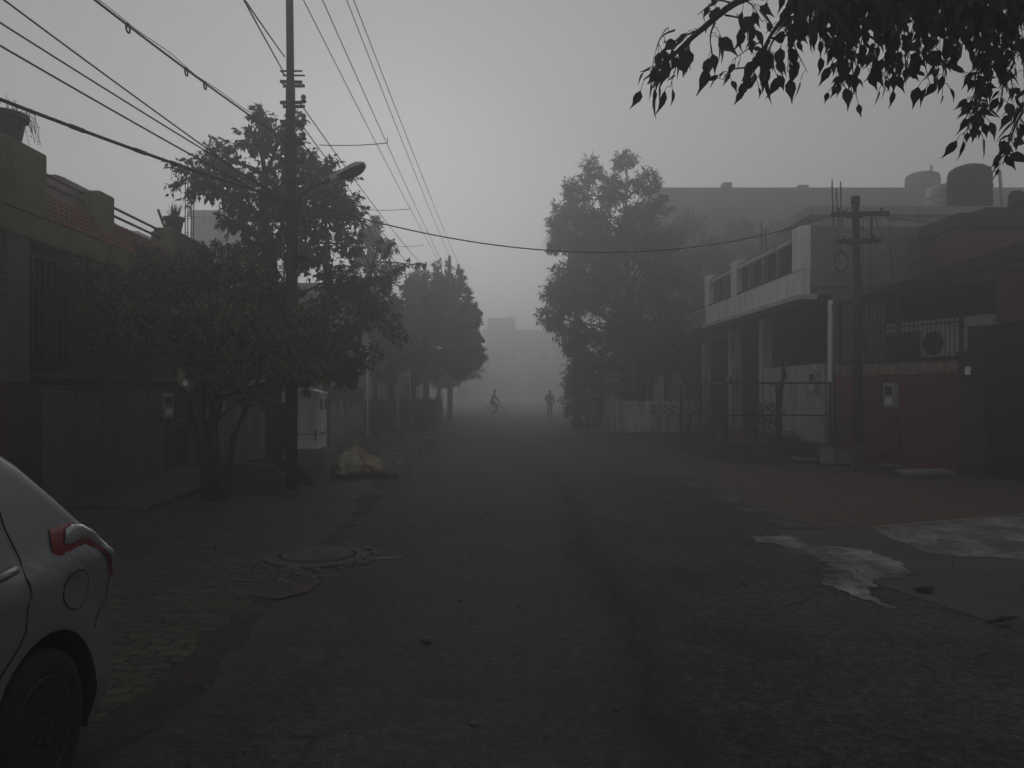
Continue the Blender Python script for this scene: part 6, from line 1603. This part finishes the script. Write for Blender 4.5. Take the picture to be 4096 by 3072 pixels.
wire('wire slanting from grey parapet corner down to the grille top', [(3665, 905, 17.9), (3640, 990, 17.6), (3580, 1110, 17.2), (3520, 1170, 17.0)], .007)
wire('twin wire dropping from upper cross arm of right pole to the grille', [(3500, 862, 16), (3530, 950, 16), (3600, 1030, 16.2), (3700, 1060, 16.6), (3760, 1075, 17)], .007)
wire('thin wire running down close beside the right pole', [(3452, 870, 15.9), (3455, 980, 15.9), (3448, 1120, 15.9), (3456, 1250, 16.0)], .007)
wire('thin loose wire hanging from lower cross arm down to grille', [(3482, 972, 15.9), (3486, 1060, 15.9), (3480, 1180, 16.1)], .006)
# ================================================================ CAR (rear quarter in view; rear towards +Y)
YR, XC, HW = 3.70, -2.545, .86
paint, pt, pb_, po = nt('silver_paint'); g_ = NG(pt)
fl = g_.noise(g_.coords(), 900, 2); g_.set(pb_.inputs['Base Color'], g_.mix(g_.math('MULTIPLY', g_.ramp(g_.noise(g_.coords(), 2.2, 5), .4, .75), .3), (.215, .222, .235), (.17, .17, .174)))
pb_.inputs['Metallic'].default_value = .45; pb_.inputs['Roughness'].default_value = .42; pb_.inputs['Coat Weight'].default_value = .35; pb_.inputs['Coat Roughness'].default_value = .15
MA['paint'] = paint
MA['seam'] = plain('panel_gap', (.012, .012, .013), .7)
MA['tyre'] = M('tyre_rubber', (.018, .018, .018), (.028, .026, .024), 3, .85, .3, 30)
MA['rim'] = M('dark_steel_wheel', (.050, .050, .052), (.03, .03, .03), 4, .5, .1, 30, metal=.3)
MA['red_lens'] = plain('red_lens', (.20, .010, .012), .2, coat=.4)
MA['clear_lens'] = plain('clear_lens', (.26, .26, .275), .12, metal=.35, coat=.6)
def lerp_t(tbl, x):
    for (x0, y0), (x1, y1) in zip(tbl, tbl[1:]):
        if x <= x1: return y0 + (y1 - y0) * max(0, (x - x0)) / (x1 - x0)
    return tbl[-1][1]
TOP = [(0, .60), (.03, .72), (.07, .82), (.12, .93), (.20, 1.00), (.30, 1.07), (.45, 1.20), (.62, 1.345), (.80, 1.46), (1.0, 1.505), (1.6, 1.535), (2.1, 1.50), (2.4, 1.40), (2.75, 1.17), (3.0, 1.02), (3.3, .96), (3.6, .86), (3.74, .72), (3.8, .6)]
WID = [(0, .76), (.05, .80), (.12, .83), (.25, .85), (.45, .862), (.75, .862), (3.0, .85), (3.4, .82), (3.65, .75), (3.8, .66)]
def xh(s, z):
    wv = lerp_t(WID, s)
    if z < .34: k_ = .955 + .045 * max(0, z - .18) / .16
    elif z < .60: k_ = 1.0 - .010 * (z - .34) / .26
    elif z < .88: k_ = .990 + .012 * (z - .60) / .28
    elif z < .95: k_ = 1.002 - .045 * (z - .88) / .07
    else: k_ = .957 - .40 * (z - .95)
    x = wv * k_
    # flared arch bulge
    for sc_ in (.70, 3.05):
        d = math.hypot(s - sc_, z - .31)
        if z < .95: x += .018 * math.exp(-((d - .41) / .09) ** 2)
    # shoulder crease below the beltline
    x += .008 * math.exp(-((z - .885 + .03 * (s - .5)) / .03) ** 2)
    return x
SS = sorted(set([0, .015, .03, .05, .07, .095, .12, .16, .20, .25, .30, .37, .45, .53, .62, .71, .80, .9, 1.0, 1.15, 1.3, 1.45, 1.6, 1.8, 2.0, 2.1, 2.25, 2.4, 2.55, 2.75, 2.9, 3.0, 3.15, 3.3, 3.45, 3.6, 3.68, 3.74, 3.78, 3.8]))
rows = []
for s in SS:
    zb = .20 if .03 < s < 3.75 else .26; T = lerp_t(TOP, s); half = [(0.0, zb), (xh(s, zb) * .8, zb)]
    nz = 22; zs_top = T - .055
    for i in range(nz + 1):
        z = zb + .02 + (zs_top - zb - .02) * i / nz; half.append((xh(s, z), z))
    xe = xh(s, zs_top)
    half += [(xe - .018, T - .028), (xe - .06, T - .006), (xe * .6, T + .004), (0, T + .008)]
    full = [(x, z) for x, z in half] + [(-x, z) for x, z in half[-2:0:-1]]
    rows.append([Vector((XC + x, YR - s, z)) for x, z in full])
car = thing('parked_car', 'silver hatchback car, rear quarter, parked at the left edge', 'car', (XC, YR - 1.9, 0))
bmb = MB().grid(rows, 0, True); n_ = len(rows[0]); bmb.add(rows[0], [tuple(range(n_))]); bmb.add(rows[-1], [tuple(range(n_ - 1, -1, -1))])
body = bmb.build('body', [paint, MA['tyre']], car, smooth=True, recalc=True)
# wheel arches cut out of the body
cuts = []
for sc_ in (.70, 3.05):
    c_ = MB().lathe([(.375, -1.2), (.375, 1.2)], (XC, YR - sc_, .31), 40, rot=Matrix.Rotation(R(90), 3, 'Y')).build('cut', MA['tyre'], None, recalc=True)
    cuts.append(c_); md = body.modifiers.new('B', 'BOOLEAN'); md.operation = 'DIFFERENCE'; md.object = c_; md.solver = 'EXACT'
dg = bpy.context.evaluated_depsgraph_get(); nm = bpy.data.meshes.new_from_object(body.evaluated_get(dg))
body.modifiers.clear(); body.data = nm
for c_ in cuts: bpy.data.objects.remove(c_)
if len(nm.materials) == 0: nm.materials.append(paint)
for p in nm.polygons: p.use_smooth = True
es = nm.attributes.new('sharp_edge', 'BOOLEAN', 'EDGE') if 'sharp_edge' not in nm.attributes else nm.attributes['sharp_edge']
bm = bmesh.new(); bm.from_mesh(nm)
for e in bm.edges:
    if len(e.link_faces) == 2 and e.link_faces[0].normal.angle(e.link_faces[1].normal, 0) > R(38): e.smooth = False
bm.to_mesh(nm); bm.free()

def skinp(s, z, off=0.004, side=1): return Vector((XC + side * (xh(s, z) + off), YR - s, z))
def line(m, pts, w_=.004, off=.001, side=1, n=5):
    P = []
    for (s0, z0), (s1, z1) in zip(pts, pts[1:]):
        for i in range(n): P.append(skinp(s0 + (s1 - s0) * i / n, z0 + (z1 - z0) * i / n, off, side))
    P.append(skinp(*pts[-1], off, side)); m.tube(P, w_, 5)
def patch(pts_s, zs, off, side=1):
    """pts_s(z)->(s0,s1): a skin-hugging patch between two edges"""
    rows = []
    for z in zs:
        s0, s1 = pts_s(z); rows.append([skinp(s0 + (s1 - s0) * i / 10, z, off, side) for i in range(11)])
    return MB().grid(rows)
for side in (1, -1):
    # dark liner inside the arches, and an arch lip
    for sc_ in (.70, 3.05):
        rows = []
        for x in (xh(sc_, .66) - .03, .46):
            rows.append([Vector((XC + side * x, YR - sc_ + .372 * cos(pi * q_ / 18), .31 + .372 * sin(pi * q_ / 18))) for q_ in range(-2, 21)])
        ln_ = MB().grid(rows); ln_.add(rows[1] + [Vector((XC + side * .46, YR - sc_, .25))], [tuple(range(len(rows[1]) + 1))]); ln_.build('arch_liner', MA['seam'], car)
    # shut lines of the rear door and the bumper joint
    m = MB()
    line(m, [(.86, 1.44), (.80, 1.25), (.765, 1.07), (.68, .985), (.605, .90), (.585, .80), (.605, .66), (.66, .58)] if False else [(.88, 1.42), (.81, 1.23), (.815, 1.10), (.79, .99), (.805, .90), (.85, .74), (.90, .69), (.99, .63), (1.06, .55), (1.09, .40), (1.10, .24)], .0035, .0005, side)
    line(m, [(.10, .86), (.155, .76), (.185, .68), (.27, .655), (.33, .60)], .003, .0005, side)
    m.build('panel_gap', MA['seam'], car)
    # side windows
    patch(lambda z: (1.12 + .0 * z + (1.40 - z) * -.35, 1.75), [1.0 + .05 * i for i in range(9)], .003, side).build('rear_side_window', MA['window'], car, smooth=True)
    patch(lambda z: (1.83, 2.35 + (1.40 - z) * .8), [1.0 + .05 * i for i in range(9)], .003, side).build('front_side_window', MA['window'], car, smooth=True)
    # handle
    hp = [skinp(.855, .968, .010, side), skinp(.89, .967, .036, side), skinp(.98, .960, .040, side), skinp(1.04, .955, .012, side)]
    MB().tube(hp, [.012, .017, .017, .012], 8).build('door_handle', paint, car, smooth=True)
# fuel flap
c_s, c_z = .49, .80
rows = []
for r_ in (.001, .03, .055, .070): rows.append([skinp(c_s + r_ * 1.45 * cos(q_ * pi / 16), c_z + r_ * 1.05 * sin(q_ * pi / 16), .0035) for q_ in range(32)])
fo = MB().grid(rows, 0, True).build('fuel_flap', paint, car, smooth=True)
MB().tube([skinp(c_s + .073 * 1.45 * cos(q_ * pi / 16), c_z + .073 * 1.05 * sin(q_ * pi / 16), .001) for q_ in range(33)], .003, 5, False).build('flap_gap', MA['seam'], fo)
# tail lamps: red housing wrapped round the corner with a clear upper lens
def lampmesh(zt, zb_, smax, smin, off, nz=10, ns=12, bulge=.03, side=1):
    rows = []
    for i in range(nz + 1):
        v = i / nz; z = zt(v); row = []
        for j in range(ns + 1):
            u = j / ns
    return rows
def lamp_patch(outline_top, outline_bot, off, bulge, side):
    """two (s,z) polylines of equal length joined by a bulged skin"""
    rows = []
    n = 18
    def sample(pl, u):
        s_ = u * (len(pl) - 1); k0 = min(int(s_), len(pl) - 2); f = s_ - k0
        return pl[k0][0] + (pl[k0 + 1][0] - pl[k0][0]) * f, pl[k0][1] + (pl[k0 + 1][1] - pl[k0][1]) * f
    for i in range(n + 1):
        u = i / n; a_ = sample(outline_top, u); b_ = sample(outline_bot, u); row = []
        for j in range(9):
            v = j / 8; s_ = a_[0] + (b_[0] - a_[0]) * v; z_ = a_[1] + (b_[1] - a_[1]) * v
            e_ = off + bulge * (sin(pi * v) ** .6) * (sin(pi * min(1, max(0, u * .94 + .03))) ** .5)
            p = skinp(s_, z_, e_, side); p.y += e_ * .35 * (1 - min(1, s_ / .4)); row.append(p)
        rows.append(row)
    return MB().grid(rows)
for side in (1, -1):
    red_t = [(.56, 1.055), (.45, 1.065), (.36, 1.05), (.27, 1.015), (.20, .965), (.15, .905), (.12, .84), (.10, .78)]
    red_b = [(.60, .955), (.52, .945), (.43, .955), (.34, .955), (.27, .93), (.21, .88), (.165, .82), (.125, .765)]
    lo_ = lamp_patch(red_t, red_b, .004, .007, side).build('tail_lamp', MA['red_lens'], car, smooth=True)
    clr_t = [(.465, 1.040), (.40, 1.050), (.32, 1.037), (.24, 1.0), (.175, .945), (.135, .882), (.108, .82)]
    clr_b = [(.505, .988), (.44, .978), (.365, .983), (.295, .968), (.23, .918), (.18, .862), (.135, .805)]
    lamp_patch(clr_t, clr_b, .0125, .008, side).build('clear_lens', MA['clear_lens'], lo_, smooth=True)
# rear window, plate recess, tailgate line
rw = []
for i in range(6):
    s = .36 + .40 * i / 5; z = lerp_t(TOP, s) + .016; x = xh(s, z) - .14; rw.append([Vector((XC + x * (q_ / 5 - 1), YR - s + .006, z)) for q_ in range(11)])
MB().grid(rw).build('rear_window', MA['window'], car, smooth=True)
ws = []
for i in range(6):
    s = 2.30 + .62 * i / 5; z = lerp_t(TOP, s) + .014; x = max(.1, xh(s, z) - .10); ws.append([Vector((XC + x * (q_ / 5 - 1), YR - s - .004, z)) for q_ in range(11)])
MB().grid(ws).build('windscreen', MA['window'], car, smooth=True)
MB().box(XC - .26, XC + .26, YR + .001, YR + .012, .46, .57).build('number_plate', MA['cabinet_roof'], car, bevel=.004)
for side in (1, -1): MB().sphere((XC + side * .62, YR - 3.70, .72), .14, .10, .09, 12, 8).build('headlight', MA['clear_lens'], car, smooth=True)
for side in (1, -1): MB().sphere((XC + side * .95, YR - 2.55, 1.05), .10, .06, .075, 10, 7).build('wing_mirror', paint, car, smooth=True)
# wheels
def wheel(sc_, side):
    x1 = XC + side * (.862 - .005); yc = YR - sc_; rot = Matrix.Rotation(R(90) * side, 3, 'Y')
    prof = [(.20, -.175), (.275, -.18), (.302, -.165), (.31, -.13), (.31, -.05), (.302, -.018), (.275, .0), (.235, .003), (.205, -.012)]
    tw = MB().lathe(prof, (x1, yc, .31), 44, rot=rot).build('wheel', MA['tyre'], car, smooth=True)
    rim = MB().lathe([(.207, -.17), (.207, -.010), (.196, -.004), (.188, -.02), (.17, -.05), (.15, -.058), (.10, -.035), (.07, -.018), (.055, -.012), (.03, -.010), (.005, -.010)], (x1, yc, .31), 40, rot=rot)
    rim.build('rim', MA['rim'], tw, smooth=True)
    hl = MB()
    for q_ in range(10):
        a_ = 2 * pi * q_ / 10; hl.lathe([(.019, .0), (.019, .004), (.004, .005)], Vector((x1, yc, .31)) + rot @ Vector((.135 * cos(a_), .135 * sin(a_), -.052)), 10, rot=rot)
    hl.build('rim_hole', MA['seam'], tw)
    bl = MB()
    for q_ in range(4):
        a_ = 2 * pi * q_ / 4 + .4; bl.lathe([(.012, 0), (.012, .014), (.004, .018)], Vector((x1, yc, .31)) + rot @ Vector((.052 * cos(a_), .052 * sin(a_), -.014)), 8, rot=rot)
    bl.build('wheel_nut', MA['rim'], tw)
for sc_ in (.70, 3.05):
    for side in (1, -1): wheel(sc_, side)

# ================================================================ OVERHANGING TREE AT THE UPPER RIGHT
rd = random.Random(55)
t = thing('overhanging_tree', 'near tree whose dark hanging leaves fill the upper right corner', 'tree', (4.9, 3.6, 0))
wb = MB(); lv = []
wb.tube([(4.9, 3.6, -.1), (4.85, 3.65, 1.5), (4.7, 3.8, 3.0), (4.3, 3.9, 3.9), (3.8, 4.0, 4.35)], [.17, .14, .12, .10, .07], 10)
def twig(pts, r0, r1, nl, Lm, spread=.05, start=.0, droop=1.0, tail=True):
    P = []
    for i in range(len(pts) - 1):
        p0 = pts[max(i - 1, 0)]; p1 = pts[i]; p2 = pts[i + 1]; p3 = pts[min(i + 2, len(pts) - 1)]
        for q_ in range(5):
            u = q_ / 5; P.append(.5 * ((2 * p1) + (p2 - p0) * u + (2 * p0 - 5 * p1 + 4 * p2 - p3) * u * u + (3 * p1 - p0 - 3 * p2 + p3) * u ** 3))
    P.append(pts[-1]); n = len(P)
    wb.tube(P, [r0 + (r1 - r0) * i / (n - 1) for i in range(n)], 4, False)
    for i in range(nl):
        s_ = (start + (1 - start) * (i + rd.random()) / nl) * (n - 1); k0 = min(int(s_), n - 2); p = P[k0].lerp(P[k0 + 1], s_ - k0); td = (P[k0 + 1] - P[k0]).normalized()
        o = rvec(rd); o.normalize(); st = o * spread * rd.uniform(.4, 1.2) + Vector((0, 0, -spread * rd.uniform(0, .8)))
        q_ = p + st; wb.tube([p, p.lerp(q_, .5) + Vector((0, 0, .012)), q_], .0018, 3, False)
        d = td * .35 + o * rd.uniform(.3, 1.0) + Vector((0, 0, -droop * rd.uniform(.35, 1.3))); L = Lm * rd.uniform(.55, 1.25)
        lv.append((q_, d, rvec(rd) + Vector((0, -.6, 0)), L, L * rd.uniform(.44, .62)))
Yt = 4.0
def A(u, v, dy=0): return at(u, v, Yt + dy)
# main limbs entering from the right, above the frame
for pts, r0 in (([Vector((4.3, 3.9, 3.9)), A(3700, -60, .1), A(3300, -60, .05), A(2990, -10), A(2810, 115), A(2700, 215), A(2620, 285), A(2575, 318)], .03), ([Vector((4.3, 3.9, 3.9)), A(3850, -120, .4), A(3500, -90, .4), A(3240, -30, .2), A(3120, 90, .1), A(3050, 200, .1), A(3000, 300, .1)], .026), ([Vector((4.5, 3.9, 3.5)), A(4200, 60, -.1), A(4060, 150), A(3960, 250), A(3920, 400), A(3880, 540)], .02), ([Vector((4.5, 3.9, 3.5)), A(4200, 330, .1), A(4090, 450, .1), A(4040, 560, .1), A(4012, 660, .1)], .014)):
    twig(pts, r0, .003, 12, .09, .04, .3, .9)
def hang(u0, v0, u1, v1, nl, L=.10, dy=None, start=.15, sp=.045):
    dy = rd.uniform(-.35, .45) if dy is None else dy
    a_ = A(u0, v0, dy); b_ = A(u1, v1, dy); m_ = a_.lerp(b_, .5) + Vector((rd.uniform(-.05, .05), rd.uniform(-.05, .05), .04))
    twig([a_, m_, b_], .006, .0015, nl, L, sp, start)
# sparse left tips
hang(2820, 110, 2590, 310, 12, .095, 0); hang(2760, 170, 2680, 350, 8, .11, .05); hang(2860, 90, 2850, 240, 6, .115, 0); hang(2700, 210, 2640, 330, 7, .10, -.05); hang(2900, 60, 2990, 165, 6, .12, .0); hang(2920, 10, 2790, 60, 6, .09, .05); hang(2960, 0, 3050, 90, 8, .12, 0); hang(2700, 120, 2620, 215, 5, .1, 0)
hang(3080, 160, 2985, 340, 9, .09, .1); hang(3050, 180, 2930, 240, 6, .075, .1, .5); hang(3060, 200, 3010, 340, 8, .11, .1); hang(3020, 270, 2890, 320, 5, .07, .1, .5); hang(3100, 150, 3110, 310, 8, .12, .1); hang(3140, 120, 3150, 290, 8, .1, .1); hang(3180, 90, 3230, 290, 8, .1, .15)
# dense hanging mass towards the right
for i in range(80):
    u = 3140 + 980 * ((i + rd.random()) / 80); lim = 180 + 60 * sin(u * .011) + 35 * sin(u * .027 + 1) + (90 if u > 3330 else 0) + (40 if u > 3700 else 0)
    hang(u + rd.uniform(-60, 60), rd.uniform(-160, 40), u + rd.uniform(-50, 50), rd.uniform(.35, 1.0) * lim, rd.randint(8, 12), rd.choice((.06, .075, .085, .10)), sp=.07)
for i in range(24):
    u = 3150 + 960 * rd.random(); hang(u + rd.uniform(-80, 80), rd.uniform(-220, -40), u + rd.uniform(-60, 60), rd.uniform(-40, 90), 12, .115)
# the tassels that hang lowest
for (u0, v0, u1, v1, n_) in ((3340, 150, 3345, 350, 11), (3370, 170, 3380, 350, 11), (3420, 200, 3415, 365, 10), (3500, 180, 3520, 310, 9), (3560, 200, 3570, 320, 9), (3700, 210, 3720, 340, 11), (3770, 220, 3770, 360, 11), (3640, 200, 3650, 290, 8), (3950, 240, 3920, 420, 14), (3940, 300, 3870, 500, 14), (3900, 420, 3850, 540, 9), (3930, 400, 3910, 520, 9), (4060, 250, 4050, 360, 8), (4080, 440, 4030, 560, 7), (4040, 540, 4005, 640, 6), (4030, 330, 4000, 410, 7), (4000, 150, 4010, 300, 10)):
    hang(u0, v0, u1, v1, n_, .09, rd.uniform(-.1, .15), .1, .04)
wb.build('trunk', MA['bark'], t, smooth=True)
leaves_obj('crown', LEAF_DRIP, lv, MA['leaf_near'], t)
